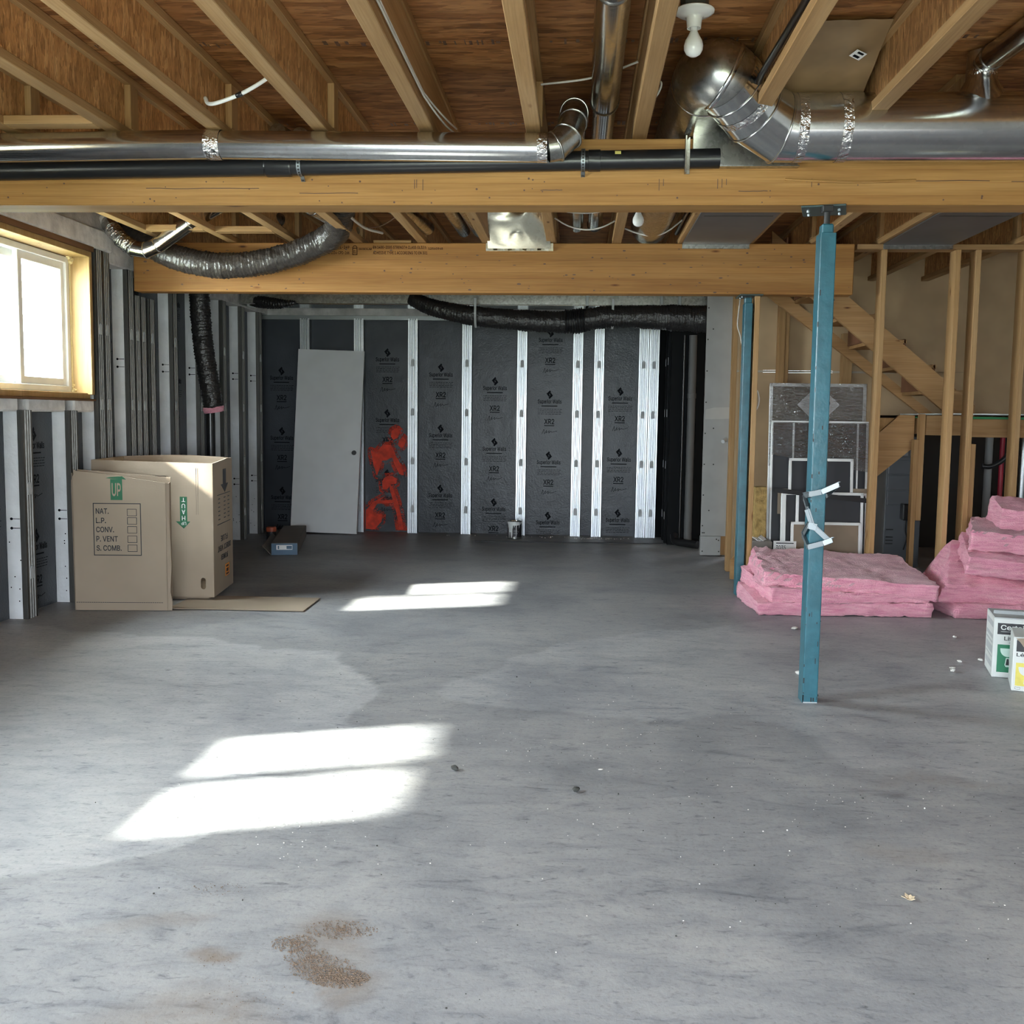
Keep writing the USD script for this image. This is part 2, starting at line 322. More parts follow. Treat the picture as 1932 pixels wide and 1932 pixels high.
# concrete: trowel marks and cloudy tone; 'stain' is a per-vertex map of dried-out and damp patches, 'dirt' of brown grit
mat('concrete', {'g': ('geometry', {}), 'at': ('attribute', {'attribute': 'stain'}), 'dt': ('attribute', {'attribute': 'dirt'}),
    'n1': ('noise_texture', {'scale': 1.1, 'detail': 7, 'roughness': .62, 'distortion': .5}), 'm2': ('mapping', {'scale': (3.2, 9, 1), 'rotation': (0, 0, .25)}), 'n2': ('noise_texture', {'scale': 1.0, 'detail': 8, 'roughness': .72, 'distortion': 1.2}),
    'n3': ('noise_texture', {'scale': 60, 'detail': 5, 'roughness': .7}), 'r1': ('rgb_ramp', {'ramp': [(.28, (.225, .230, .245)), (.5, (.330, .332, .338)), (.72, (.405, .400, .392))]}),
    'r2': ('rgb_ramp', {'ramp': [(.30, (.52, .53, .57)), (.42, (.86, .87, .89)), (.55, (1.0, 1.0, 1.0)), (.75, (1.12, 1.12, 1.10))]}), 'r3': ('rgb_ramp', {'ramp': [(.30, (.70, .70, .70)), (.45, (1, 1, 1)), (.75, (1.06, 1.06, 1.06))]}),
    'x1': ('mix_color', {'blend_type': 'multiply', 'fac': 1, 'use_clamp_result': False}), 'x2': ('mix_color', {'blend_type': 'multiply', 'fac': 1, 'use_clamp_result': False}),
    'm4': ('mapping', {'scale': (16, 40, 1), 'rotation': (0, 0, .18)}), 'n4': ('noise_texture', {'scale': 1.0, 'detail': 5, 'roughness': .6, 'distortion': .8}), 'r4': ('rgb_ramp', {'ramp': [(.27, (.50, .51, .54)), (.37, (.86, .87, .88)), (.44, (1, 1, 1)), (.70, (1, 1, 1)), (.80, (1.12, 1.12, 1.12))]}),
    'x4': ('mix_color', {'blend_type': 'multiply', 'fac': 1, 'use_clamp_result': False}),
    'rs': ('rgb_ramp', {'ramp': [(0, (.76, .76, .77)), (.45, (.94, .94, .94)), (1, (1.28, 1.28, 1.28))]}), 'x3': ('mix_color', {'blend_type': 'multiply', 'fac': 1, 'use_clamp_result': False}),
    'xd': ('mix_color', {'blend_type': 'mix', 'b': (.21, .16, .12)}), 'mrr': ('map_range', {'from_min': .3, 'from_max': .7, 'to_min': .42, 'to_max': .62}),
    'b': ('bump', {'strength': .25, 'distance': .004}), 'p': ('principled_bsdf', {'specular_ior_level': .38})},
    [('g.position', 'n1.vector'), ('g.position', 'm2.vector'), ('m2.vector', 'n2.vector'), ('g.position', 'n3.vector'), ('n1.fac', 'r1.fac'), ('n2.fac', 'r2.fac'), ('n3.fac', 'r3.fac'),
     ('r1.color', 'x1.a'), ('r2.color', 'x1.b'), ('x1.result', 'x2.a'), ('r3.color', 'x2.b'), ('at.fac', 'rs.fac'), ('g.position', 'm4.vector'), ('m4.vector', 'n4.vector'), ('n4.fac', 'r4.fac'), ('x2.result', 'x4.a'), ('r4.color', 'x4.b'), ('x4.result', 'x3.a'), ('rs.color', 'x3.b'), ('dt.fac', 'xd.fac'), ('x3.result', 'xd.a'), ('xd.result', 'p.base_color'),
     ('n2.fac', 'mrr.value'), ('mrr.result', 'p.roughness'), ('n3.fac', 'b.height'), ('b.normal', 'p.normal')])
# thin mist of overspray: paint that covers only where the droplets landed
mat('red_mist', {'g': ('geometry', {}), 'n': ('noise_texture', {'scale': 95, 'detail': 4}), 'n2': ('noise_texture', {'scale': 9, 'detail': 2}), 'a': ('math', {'math_type': 'multiply'}), 'r': ('rgb_ramp', {'ramp': [(.21, (0, 0, 0)), (.33, (.8, .8, .8))]}),
    't': ('transparent_bsdf', {}), 'p': ('principled_bsdf', {'base_color': (.62, .045, .018), 'roughness': .8}), 'x': ('mix_closure', {})},
    [('g.position', 'n.vector'), ('g.position', 'n2.vector'), ('n.fac', 'a.value1'), ('n2.fac', 'a.value2'), ('a.value', 'r.fac'), ('r.color', 'x.fac'), ('t.BSDF', 'x.closure1'), ('p.BSDF', 'x.closure2')], surface='x.closure')

# ------------------------------------------------------------------ the setting: floor
XL, XF = -3.65, -3.535            # left wall: foam plane and stud face
YB, YF = 11.65, 11.54             # back wall: foam plane and stud face
JZ, SUB = 2.64, 2.925             # underside of the joists, underside of the subfloor
YW = -1.6                         # wall with the patio door, behind the camera
def floor_mesh():
    xs = np.unique(np.r_[np.arange(-3.9, 5.21, .026), 5.2]); ys = np.r_[np.arange(-1.9, 1.8, .15), np.arange(1.8, 6.0, .024), np.arange(6.0, 12.0, .04), 12.0]
    X, Y = np.meshgrid(xs, ys); nx, ny = len(xs), len(ys)
    V = np.stack([X.ravel(), Y.ravel(), np.zeros(X.size)], 1)
    i = (np.arange(ny - 1)[:, None] * nx + np.arange(nx - 1)).ravel()
    F = np.stack([i, i + 1, i + nx + 1, i + nx], 1)
    p = V.copy(); p[:, 2] = 0
    wob = np.stack([meshkit.fbm(p * 2.3 + 5, 5, 1), meshkit.fbm(p * 2.3 + 31, 5, 2)], 1) - .5
    q = V[:, :2] + .34 * wob
    def soft(poly, w):
        g = Polygon(poly); pts = shapely.points(q); d = shapely.distance(g.exterior, pts) * np.where(shapely.contains(g, pts), 1, -1)
        return np.clip(d / w + .5, 0, 1)
    # pale dried-out patches and the damper band between them
    pale_a = soft([(-.72, 5.05), (-.62, 4.78), (-.30, 4.62), (.18, 4.46), (.45, 4.55), (.75, 4.62), (.98, 4.30), (1.15, 3.95), (1.62, 3.80), (2.1, 3.95), (3.4, 4.3), (5.2, 4.6), (5.2, 7.2), (1.5, 7.0), (.4, 6.4), (-.2, 5.8)], .03)
    pale_b = soft([(-3.9, 2.72), (-2.4, 2.78), (-1.95, 2.66), (-1.5, 2.80), (-1.25, 3.05), (-.92, 3.36), (-1.02, 3.58), (-1.2, 3.72), (-1.02, 3.92), (-.86, 4.20), (-1.0, 4.45), (-.95, 4.75), (-1.1, 5.2), (-1.6, 5.7), (-2.6, 6.0), (-3.9, 6.2)], .02)
    lobe = soft([(-1.62, 2.62), (-1.45, 2.45), (-1.2, 2.52), (-1.05, 2.72), (-1.2, 2.86), (-1.5, 2.82)], .05)
    cloud = meshkit.fbm(p * 1.1 + 9, 4, 5)
    stain = .40 + .55 * np.maximum(np.maximum(.62 * pale_a, pale_b), .4 * lobe) + .35 * (cloud - .5)
    far = np.clip((V[:, 1] - 8.3) / 1.8, 0, 1); stain = stain + .04 * far
    dirt = np.zeros(len(V))
    for cx, cy, rx, ry, a in ((-.60, 2.50, .11, .12, .42), (-.55, 2.34, .10, .06, .5), (-.875, 2.375, .055, .03, .7), (-.85, 2.08, .22, .16, .38), (-1.0, 1.9, .3, .2, .5), (1.0, 3.2, .16, .07, .25), (1.35, 3.78, .25, .07, .22), (-1.05, 2.52, .12, .04, .3)):
        dd = ((q[:, 0] - cx) / rx) ** 2 + ((q[:, 1] - cy) / ry) ** 2
        dirt = np.maximum(dirt, a * np.clip(1.25 - dd, 0, 1) * (.45 + .9 * meshkit.noise(p * 60, 3)))
    return V, F, stain, np.clip(dirt, 0, 1)
fx = UsdGeom.Xform.Define(stage, '/World/floor'); say(fx.GetPrim(), 'bare grey concrete basement floor', kind='structure')
V, F, st_, dr_ = floor_mesh()
g = usdkit.mesh(stage, '/World/floor/slab', (V, F), MAT['concrete'])
for nm, a in (('stain', st_), ('dirt', dr_)):
    UsdGeom.PrimvarsAPI(g).CreatePrimvar(nm, Sdf.ValueTypeNames.FloatArray, 'vertex').Set(Vt.FloatArray.FromNumpy(a.astype(np.float32)))
MB().box(-3.95, 5.25, -1.95, 12.05, -.2, -.004).build('slab_base', 'drywall_grey', fx.GetPrim())

# ------------------------------------------------------------------ foam foundation wall panels, their printing and their steel-faced studs
def lettering_unit():
    m = MB(); s = 1 / 3227.0; c = lambda pts: [((x - 928) * s, (705 - y) * s) for x, y in pts]
    m.prism(c([(935, 545), (970, 605), (905, 690), (935, 740), (890, 780), (810, 670)]), .0005)
    m.prism(c([(921, 865), (886, 805), (951, 720), (921, 670), (966, 630), (1046, 740)]), .0005)
    m.add(text_fit('Superior Walls', .268, .058), T4(-.134, -.110, 0))
    m.box(-.092, .088, -.132, -.122, 0, .0005)
    r = np.random.default_rng(3)
    for k, y in enumerate((-.165, -.183, -.201, -.219)):
        x = -.13
        while x < .12:
            w = r.uniform(.008, .035); m.box(x, x + w, y, y + .0045, 0, .0004); x += w + r.uniform(.004, .01)
    m.add(text_fit('XR2', .113, .060), T4(-.058, -.331, 0))
    m.box(-.058, .056, -.352, -.343, 0, .0005)
    m.prism(LineString(smooth_path([(-.08, -.44, 0), (-.06, -.39, 0), (-.055, -.44, 0), (-.03, -.40, 0), (-.035, -.43, 0), (0, -.405, 0), (-.005, -.43, 0), (.02, -.41, 0), (.03, -.42, 0), (.09, -.405, 0)])[:, :2]).buffer(.0022), .0004)
    return trimesh.util.concatenate(m.m)
UNIT = lettering_unit()
ONBACK = np.array([[1, 0, 0, 0], [0, 0, -1, 0], [0, 1, 0, 0], [0, 0, 0, 1.0]])
ONLEFT = np.array([[0, 0, 1, 0], [1, 0, 0, 0], [0, 1, 0, 0], [0, 0, 0, 1.0]])
def print_on(panel, M, z0, z1, phase):
    """The maker's printing, repeated up the panel; M puts the unit's origin at height 0."""
    m = MB(); z = z0 + phase
    while z < z1:
        if z > z0 + .20: m.add(UNIT, T4(M[1][0], M[1][1], z) @ M[0])
        z += .685
    if m.m:
        m.build('printed_lettering', 'print_ink', panel, label='dark printed lettering')
def steel_profile(w, ridges=3, t=.014, d=.009):
    """Cross-section of a rolled stud facing: (across, out), flat lips and grooves."""
    p = [(0, 0), (0, t)]; n = ridges + 1; gw = .010; step = w / n
    for k in range(1, n):
        c = k * step
        p += [(c - gw, t), (c - gw * .5, t - d), (c + gw * .5, t - d), (c + gw, t)]
    return p + [(w, t), (w, 0)]
CLIPS = (.30, .845, 1.395, 1.945)
def clip_mesh(M):
    return MB().prism([(-.021, -.042), (.021, -.042), (.017, .028), (.009, .040), (-.009, .040), (-.017, .028)], .004, M)
def left_stud(wall, y, z1, w=.112, white=True, z0=0.0):
    s = MB().box(XL, XF, y, y + w, z0, z1).build('wall_stud', 'foam_white' if white else 'stud_steel_dull', wall)
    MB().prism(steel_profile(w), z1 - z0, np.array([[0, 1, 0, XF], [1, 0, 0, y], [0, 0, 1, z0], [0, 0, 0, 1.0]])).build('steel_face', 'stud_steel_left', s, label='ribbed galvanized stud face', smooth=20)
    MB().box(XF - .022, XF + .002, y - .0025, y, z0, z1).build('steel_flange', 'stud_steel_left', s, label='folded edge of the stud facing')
    for k, z in enumerate(CLIPS):
        if z < z1 - .05: clip_mesh(np.array([[0, 0, 1, XF + .0125], [1, 0, 0, y + w / 2], [0, 1, 0, z], [0, 0, 0, 1.0]])).build('clip', 'pale_clip', s)
    if white:
        h = MB(); q = random.Random(int(y * 100))
        for zc in (.62, 1.72):
            if zc < z1:
                for dz in (-.03, .03):
                    h.lathe([(0, 0), (.009, 0), (.009, .002), (0, .002)], np.array([[1, 0, 0, XL + .035], [0, 0, -1, y], [0, 1, 0, zc + dz], [0, 0, 0, 1.0]]), 10)
                    h.box(XL + .04, XF - .025, y - .0015, y, zc + dz - .002, zc + dz + .002)
        for _ in range(6):
            a, b = q.uniform(XL + .01, XF - .03), q.uniform(.03, .5); h.box(a, a + .006, y - .0015, y, b, b + .008)
        h.build('conduit_mark', 'print_ink', s, label='dark bored holes and score lines')
    return s
wl = thing('wall_left', 'left basement wall of grey foam panels between white steel-faced studs', kind='structure')
WIN = (5.98, 7.31, 1.46, 2.44)      # the window opening in the left wall
WIN2 = (2.12, 3.40, 1.58, 2.40)     # its twin nearer the camera, outside the picture
cm = MB(); xs0, xs1 = -3.90, -3.70
ys = [-1.95, WIN2[0], WIN2[1], WIN[0], WIN[1], 12.0]
for a, b, hole in ((ys[0], ys[1], 0), (ys[1], ys[2], WIN2), (ys[2], ys[3], 0), (ys[3], ys[4], WIN), (ys[4], ys[5], 0)):
    if hole: cm.box(xs0, xs1, a, b, -.1, hole[2] - .02); cm.box(xs0, xs1, a, b, hole[3] + .02, 3.2)
    else: cm.box(xs0, xs1, a, b, -.1, 3.2)
cm.build('concrete_shell', 'drywall_grey', wl)
near = [(-1.5 + .61 * k, 2.44) for k in range(13)] + [(6.33, 1.345), (6.94, 1.345)]
near = [(y, (1.345 if WIN2[0] - .05 < y < WIN2[1] else z)) for y, z in near if not (5.9 < y < 6.3)] + [(5.72, 2.44)]
far = [(7.375, 2.52), (7.49, 2.52), (7.907, 2.44), (8.022, 2.26), (8.137, 2.26), (8.305, 2.26), (8.79, 2.44), (9.404, 2.44), (10.04, 2.44), (10.61, 2.44), (11.2, 2.44)]
for y, z in sorted(set(near)): left_stud(wl, y, z)
for y, z in far: left_stud(wl, y, z, white=y not in (7.49, 8.022, 8.137, 8.305))
edges = sorted([y for y, _ in near + far])
pk = 0
for a, b in zip(edges[:-1], edges[1:]):
    a += .112
    if b - a < .05: continue
    under = (WIN[0] - .1 < (a + b) / 2 < WIN[1]) or (WIN2[0] - .1 < (a + b) / 2 < WIN2[1])
    p = MB().box(-3.70, XL, a, b, 0.0, 1.33 if under else 2.44).build('foam_panel', 'foam_panel', wl)
    if a > 5 and b - a > .2:
        print_on(p, (ONLEFT, (XL + .0003, (a + b) / 2)), 0, 1.28 if under else 2.40, (.33, .12, .5, .25, .6, .4)[pk % 6]); pk += 1
MB().box(-3.70, XL, 11.312, YB, 0, 2.44).build('foam_panel', 'foam_panel', wl)
bb = MB()
bb.box(-3.72, -3.52, -1.6, WIN[0] - .1, 2.44, JZ, .01); bb.box(-3.72, -3.52, WIN[1] + .28, 11.6, 2.44, JZ, .01)
bb.build('bond_beam', 'band_white', wl, label='rough white band along the wall top')
MB().box(-3.72, -3.50, WIN[0] - .1, WIN[1] + .30, 2.515, JZ + .02, .012).build('bond_beam', 'band_white', wl)
MB().box(-3.72, -3.53, -1.6, 11.6, JZ, SUB).build('rim_insulation', 'band_grey', wl, label='grey sprayed band between the joist ends')
lg = MB()
for a, b in ((5.83, 6.33), (6.445, 6.935), (7.055, 7.36)): lg.box(-3.69, -3.545, a, b, 1.335, 1.425, .012)
lg.build('foam_ledge', 'band_white', wl, label='ragged white foam ledge under the window')

wb = thing('wall_back', 'back wall of dark printed foam panels between ribbed steel studs', kind='structure')
MB().box(-4.0, 1.9, 11.72, 11.95, -.1, 3.2).build('concrete_shell', 'drywall_grey', wb)
BS = [-3.157, -2.541, -1.928, -1.317, -.699, -.079, .156, .648, .762]
for x in BS:
    s = MB().box(x, x + .108, YF + .012, YB, 0, 2.41).build('wall_stud', 'stud_steel_dull', wb)
    MB().prism(steel_profile(.108), 2.41, np.array([[1, 0, 0, x], [0, -1, 0, YF + .014], [0, 0, 1, 0], [0, 0, 0, 1.0]])).build('steel_face', 'stud_steel', s, label='ribbed galvanized stud face', smooth=20)
    for z in CLIPS: clip_mesh(np.array([[1, 0, 0, x + .054], [0, 0, -1, YF + .0005], [0, 1, 0, z - .02], [0, 0, 0, 1.0]])).build('clip', 'pale_clip', s)
ed = [XL] + sorted(BS)
PH = [.45, .60, .67, .505, .36, .217, 0, .26, 0]
for k, (a, b) in enumerate(zip(ed, ed[1:] + [1.30])):
    a = a + (.108 if k else 0)
    if b - a < .03: continue
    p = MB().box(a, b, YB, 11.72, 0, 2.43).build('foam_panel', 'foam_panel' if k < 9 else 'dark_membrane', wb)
    if b - a > .3 and k < 9: print_on(p, (ONBACK, ((a + b) / 2, YB - .0003)), 0, 2.3, PH[k])
    if k == 2:            # the panel with the red scrawl
        cv = lambda P: [(-2.434 + (440 + x / 3.865 - 688) * .00594, 2.41 - (560 + y / 3.865 - 585) * .00574) for x, y in P]
        def blob(P): return Polygon(cv(P)).buffer(.016).buffer(-.014)
        S = [blob([(1150, 985), (1160, 940), (1190, 920), (1215, 940), (1205, 985), (1170, 1008)]), blob([(1205, 1050), (1215, 1005), (1240, 988), (1260, 1010), (1250, 1055), (1225, 1070)]),
             blob([(1000, 1095), (1035, 1110), (1055, 1130), (1060, 1085), (1090, 1050), (1150, 1050), (1170, 1085), (1185, 1130), (1240, 1230), (1245, 1280), (1215, 1270), (1180, 1200), (1160, 1140), (1120, 1165), (1080, 1170), (1065, 1230), (1045, 1285), (1020, 1200)]),
             blob([(1085, 1330), (1110, 1295), (1160, 1290), (1195, 1310), (1190, 1345), (1150, 1350), (1120, 1390), (1090, 1390)]), blob([(1140, 1350), (1165, 1380), (1200, 1480), (1225, 1580), (1245, 1700), (1215, 1700), (1200, 1600), (1170, 1480), (1145, 1400)]),
             blob([(1095, 1450), (1020, 1490), (960, 1560), (950, 1700), (1030, 1700), (1080, 1640), (1085, 1590), (1040, 1580), (1010, 1560), (1050, 1500)]), LineString(cv([(1055, 1492), (1190, 1480)])).buffer(.018)]
        core = unary_union(S); fr_ = sbox(a + .004, .015, b - .004, 2.3)
        MB().prism(core.intersection(fr_), .0006, np.array([[1, 0, 0, 0], [0, 0, -1, YB - .0012], [0, 1, 0, 0], [0, 0, 0, 1.0]])).build('spray_paint', 'red_spray', p, label='red spray-painted scrawl')
        MB().prism(core.buffer(.042).intersection(fr_), .0003, np.array([[1, 0, 0, 0], [0, 0, -1, YB - .0009], [0, 1, 0, 0], [0, 0, 0, 1.0]])).build('overspray', 'red_mist', p, label='thin red overspray')
MB().box(XL, 1.3, YF + .004, YF + .05, 2.395, 2.44).build('top_track', 'stud_steel_dull', wb)
MB().box(XL, 1.3, YF - .02, 11.7, 2.44, SUB).build('rim_insulation', 'band_grey', wb)
# jog in the foundation to the right of the back wall: a short return with two dark studs
wr = thing('wall_right', 'short dark return of the foundation wall beside the alcove', kind='structure')
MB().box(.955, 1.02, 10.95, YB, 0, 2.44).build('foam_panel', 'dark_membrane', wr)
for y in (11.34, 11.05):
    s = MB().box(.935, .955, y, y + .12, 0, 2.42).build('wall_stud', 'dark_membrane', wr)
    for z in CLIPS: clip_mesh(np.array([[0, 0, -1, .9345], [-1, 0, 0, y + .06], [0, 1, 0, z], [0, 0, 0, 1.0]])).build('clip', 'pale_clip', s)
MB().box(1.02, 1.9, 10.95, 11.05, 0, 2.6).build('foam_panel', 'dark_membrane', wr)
# walls outside the picture that close the room
wf = thing('wall_front', 'basement wall with the patio door behind the camera', kind='structure')
MB().box(-3.95, -2.2, YW - .2, YW, -.1, 3.2).box(1.6, 5.2, YW - .2, YW, -.1, 3.2).box(-2.2, 1.6, YW - .2, YW, 2.1, 3.2).build('wall_board', 'painted_wall', wf)
wx = thing('wall_east', 'far right basement wall outside the picture', kind='structure')
MB().box(5.0, 5.2, -1.8, 12.0, -.1, 3.2).build('wall_board', 'painted_wall', wx)
gd = thing('ground', 'grass and bare earth outside the basement', kind='structure')
MB().box(-30, -4.02, -30, 40, 1.15, 1.25).build('lawn', 'grass', gd)
MB().box(-4.02, 30, -30, -1.8, -.3, -.12).build('patio', 'grass', gd)

# ------------------------------------------------------------------ window in the left wall
def window(n, y0, y1, z0, z1, full=True):
    w = thing(f'window_{n}', 'white sliding window in a raw wood lining', kind='structure') if n == 1 else thing(f'window_{n}', 'white sliding window outside the picture', kind='structure')
    MB().box(-3.80, -3.515, y1 - .038, y1, z0, z1, .003).box(-3.80, -3.515, y0, y0 + .038, z0, z1, .003).build('jamb', 'jamb_wood', w, label='raw wood side lining')
    MB().box(-3.80, -3.515, y0 - .02, y1, z1 - .002, z1 + .038, .003).build('head_lining', 'jamb_wood', w)
    MB().box(-3.80, -3.55, y0, y1, z0 - .03, z0 + .012, .003).build('sill_board', 'jamb_wood', w)
    MB().box(-3.74, -3.51, y0 - .05, y1 + .005, z0 - .045, z0 - .031).build('sill_plate', 'brown_sill', w)
    MB().box(-3.735, -3.503, y0 - .05, y1 + .01, z1 + .0385, z1 + .075).build('head_plate', 'brown_sill', w)
    a, b, c, d = y0 + .042, y1 - .042, z0 + .015, z1 - .006       # vinyl frame
    fr = MB(); t = .045
    fr.box(-3.7992, -3.6658, a + .001, b - .001, c, c + t, .004).box(-3.7992, -3.6658, a + .001, b - .001, d - t, d, .004).box(-3.80, -3.665, a, a + t, c, d, .004).box(-3.80, -3.665, b - t, b, c, d, .004)
    f = fr.build('window_frame', 'vinyl_white', w)
    mid = (a + b) / 2; mw = .03 if full else .05
    for nm, x, p, q in (('sash', -3.70, mid - mw, b - t + .005), ('sash', -3.745, a + t - .005, mid + mw)):
        s = MB(); u = .052
        s.box(x - .0172, x + .0172, p + .002, q - .002, c + t - .004, c + t + u, .004).box(x - .0172, x + .0172, p + .002, q - .002, d - t - u, d - t + .004, .004).box(x - .018, x + .018, p, p + u, c + t, d - t, .004).box(x - .018, x + .018, q - u, q, c + t, d - t, .004)
        so = s.build(nm, 'vinyl_white', w)
        MB().box(x - .003, x + .003, p + u, q - u, c + t + u, d - t - u).build('pane', 'pane_glass', so)
    if full:
        fo = MB()
        for (yy, zz, r) in ((b + .012, d - .02, .028), (b + .01, c + .01, .026), (b + .014, c + .05, .016), (b - .02, d + .004, .02)):
            ic = trimesh.creation.icosphere(2, r); ic.vertices *= 1 + .5 * (meshkit.noise(ic.vertices * 60 + yy * 9, 2)[:, None] - .5); fo.add(ic, T4(-3.655, yy, zz))
        fo.box(-3.67, -3.655, b, b + .010, c, d, .003)
        fo.build('spray_foam_bead', 'spray_foam', w, label='yellow expanding foam squeezed out at the corner', smooth=True)
window(1, *WIN); window(2, *WIN2, full=False)

# ------------------------------------------------------------------ ceiling: OSB subfloor sheets
ce = thing('ceiling', 'strandboard subfloor seen from below', kind='structure')
y = -1.6
for k in range(12):
    MB().box(-3.9, 5.2, y + .0025, y + 1.2195, SUB, SUB + .02).build('osb_panel', 'osb_floor', ce); y += 1.222
MB().box(-3.9, 5.2, -1.9, 12, SUB + .02, SUB + .2).build('floor_deck', 'dark_wall', ce)
# dark nail marks and stamped seam marks along the sheet edges
sm = MB(); q = random.Random(4)
for ys_ in (-1.6 + 1.222 * 5, -1.6 + 1.222 * 6):
    x = -2.6
    while x < 1.6:
        sm.box(x, x + q.uniform(.004, .02), ys_ - q.uniform(.005, .035), ys_ + q.uniform(.005, .035), SUB - .0006, SUB); x += q.uniform(.015, .07)
sm.build('stamp_mark', 'brown_cable', ce, label='stamped marks along the sheet edge')

# ------------------------------------------------------------------ floor joists
J0, JS, JW = -2.707, .488, .068
WHERE = {-1: 'nearest the left wall, mostly hidden by the beam', 0: 'second from the left wall', 1: 'third from the left wall', 2: 'fourth from the left wall with a white tube leaving its lower edge',
         3: 'fifth from the left wall with a white tube passing behind it', 4: 'sixth from the left wall with two pale cables along its side', 5: 'left of the elbow of the slim duct', 6: 'left of the porcelain lamp holder',
         7: 'right of the big duct elbow with a black pipe along it', 8: 'right of the film with the sticker', 9: 'seen only behind the front beam, right of the post top', 10: 'along the left edge of the right grey duct panel', 11: 'along the right edge of the right grey duct panel', 12: 'furthest right, beyond the grey duct panels'}
for k in range(-1, 13):
    x = J0 + JS * k; solid = k in (4, 6)
    t = thing('floor_joist', ('solid timber' if solid else 'I-shaped') + ' floor joist ' + WHERE[k], 'joist', (x, -1.5, JZ))
    y0, y1 = (4.97 if k == 9 else -1.5), 11.6      # one joist stops at the front beam
    MB().box(x, x + JW, y0, y1, JZ, JZ + .040, .003).build('bottom_flange', 'lumber_y', t)
    MB().box(x, x + JW, y0, y1, SUB - .040, SUB - .001, .003).build('top_flange', 'lumber_y', t)
    c = x + JW / 2
    if solid: MB().box(x + .008, x + JW - .008, y0, y1, JZ + .039, SUB - .039).build('web', 'lumber_y', t)
    else: MB().box(c - .006, c + .006, y0, y1, JZ + .038, SUB - .038).build('web', 'osb_web', t)
    if not solid:
        for yy in (4.90, 7.84):
            MB().box(c + .0065, x + JW + .004, yy, yy + .085, JZ + .0405, SUB - .0405, .002).build('web_stiffener', 'lumber_z', t)
            if k not in (7,): MB().box(x - .004, c - .0065, yy, yy + .085, JZ + .0405, SUB - .0405, .002).build('web_stiffener', 'lumber_z', t)
# ------------------------------------------------------------------ beams, blocking, steel posts
t = thing('support_beam', 'laminated timber beam across the picture under the slim and the big round ducts', 'beam', (0, 5.04, 2.337))
MB().box(-3.45, 4.95, 4.95, 5.13, 2.337, 2.638, .004).build('beam_body', 'beam_wood', t)
cr = MB(); q = random.Random(2)
for x, z, L in ((-2.1, 2.415, .55), (-1.35, 2.392, .28), (.72, 2.40, .13), (1.35, 2.445, .5), (1.95, 2.44, .3), (-.2, 2.405, .1)):
    P = [(x + L * i / 8, z + q.uniform(-.0015, .0015)) for i in range(9)]
    cr.prism(LineString(P).buffer(.0016), .002, np.array([[1, 0, 0, 0], [0, 0, -1, 4.9502], [0, 1, 0, 0], [0, 0, 0, 1.0]]))
for _ in range(46):
    x, z = q.uniform(-2.9, 2.3), q.uniform(2.345, 2.46); r = q.uniform(.0022, .005)
    cr.prism(Point(x, z).buffer(r, 5), .0015, np.array([[1, 0, 0, 0], [0, 0, -1, 4.9502], [0, 1, 0, 0], [0, 0, 0, 1.0]]))
for x in (-.80, -.79, -.76, .35, .37, .62, .64, .66, 1.05):
    cr.box(x, x + .003, 4.949, 4.951, 2.41 + q.uniform(-.01, .02), 2.455)
cr.build('knot_and_crack', 'brown_cable', t, label='dark knots, nail holes and drying cracks')
sl = MB().tube(smooth_path([(.93, 4.947, 2.452), (1.15, 4.925, 2.437), (1.32, 4.93, 2.437), (1.52, 4.947, 2.448)]), .006, 6).build('loose_splinter', 'beam_wood', t, label='splinter bowed away from the beam face')
t = thing('glulam_beam', 'deep glued-laminated beam with printed grade marks, further back under the joists', 'beam', (0, 7.93, 2.268))
MB().box(-3.45, 2.0, 7.86, 8.0, 2.268, 2.638, .005).build('beam_body', 'glulam', t)
cr = MB()
for _ in range(120):
    x, z = q.uniform(-3.4, 1.98), q.uniform(2.275, 2.60); r = q.uniform(.0025, .0075)
    cr.prism(shapely.affinity.scale(Point(x, z).buffer(r, 5), q.uniform(.8, 2.2), q.uniform(.4, 1)), .0015, np.array([[1, 0, 0, 0], [0, 0, -1, 7.8602], [0, 1, 0, 0], [0, 0, 0, 1.0]]))
cr.build('knot', 'brown_cable', t, label='small dark knots')
pr = MB(); FR = lambda x, z: np.array([[1, 0, 0, x], [0, 0, -1, 7.8598], [0, 1, 0, z], [0, 0, 0, 1.0]])
pr.add(text_fit('CUSTOM PRODUCT L-249', .30, .022), FR(-2.065, 2.594)); pr.add(text_fit('CE 1091 1224-CPD-166', .225, .022), FR(-1.99, 2.553))
em = shapely.box(-.019, -.04, .019, .012).union(Point(0, .012).buffer(.019)); em = em.difference(em.buffer(-.005)).union(shapely.box(-.019, .008, .019, .013)); pr.prism(em, .0006, FR(-1.722, 2.587))
pr.add(text_fit('EL', .018, .022), FR(-1.731, 2.560)); pr.add(text_fit('ENVIROSLAM', .098, .016), FR(-1.692, 2.583))
pr.add(text_fit('EN 1400-2005 STRENGTH CLASS GL32 h', .405, .022), FR(-1.583, 2.594)); pr.add(text_fit('ADHESIVE TYPE 1 ACCORDING TO EN 301', .415, .022), FR(-1.583, 2.553)); pr.add(text_fit('12560948', .11, .016), FR(-1.160, 2.588))
pr.build('grade_print', 'stamp_ink', t, label='dark printed grade marks')

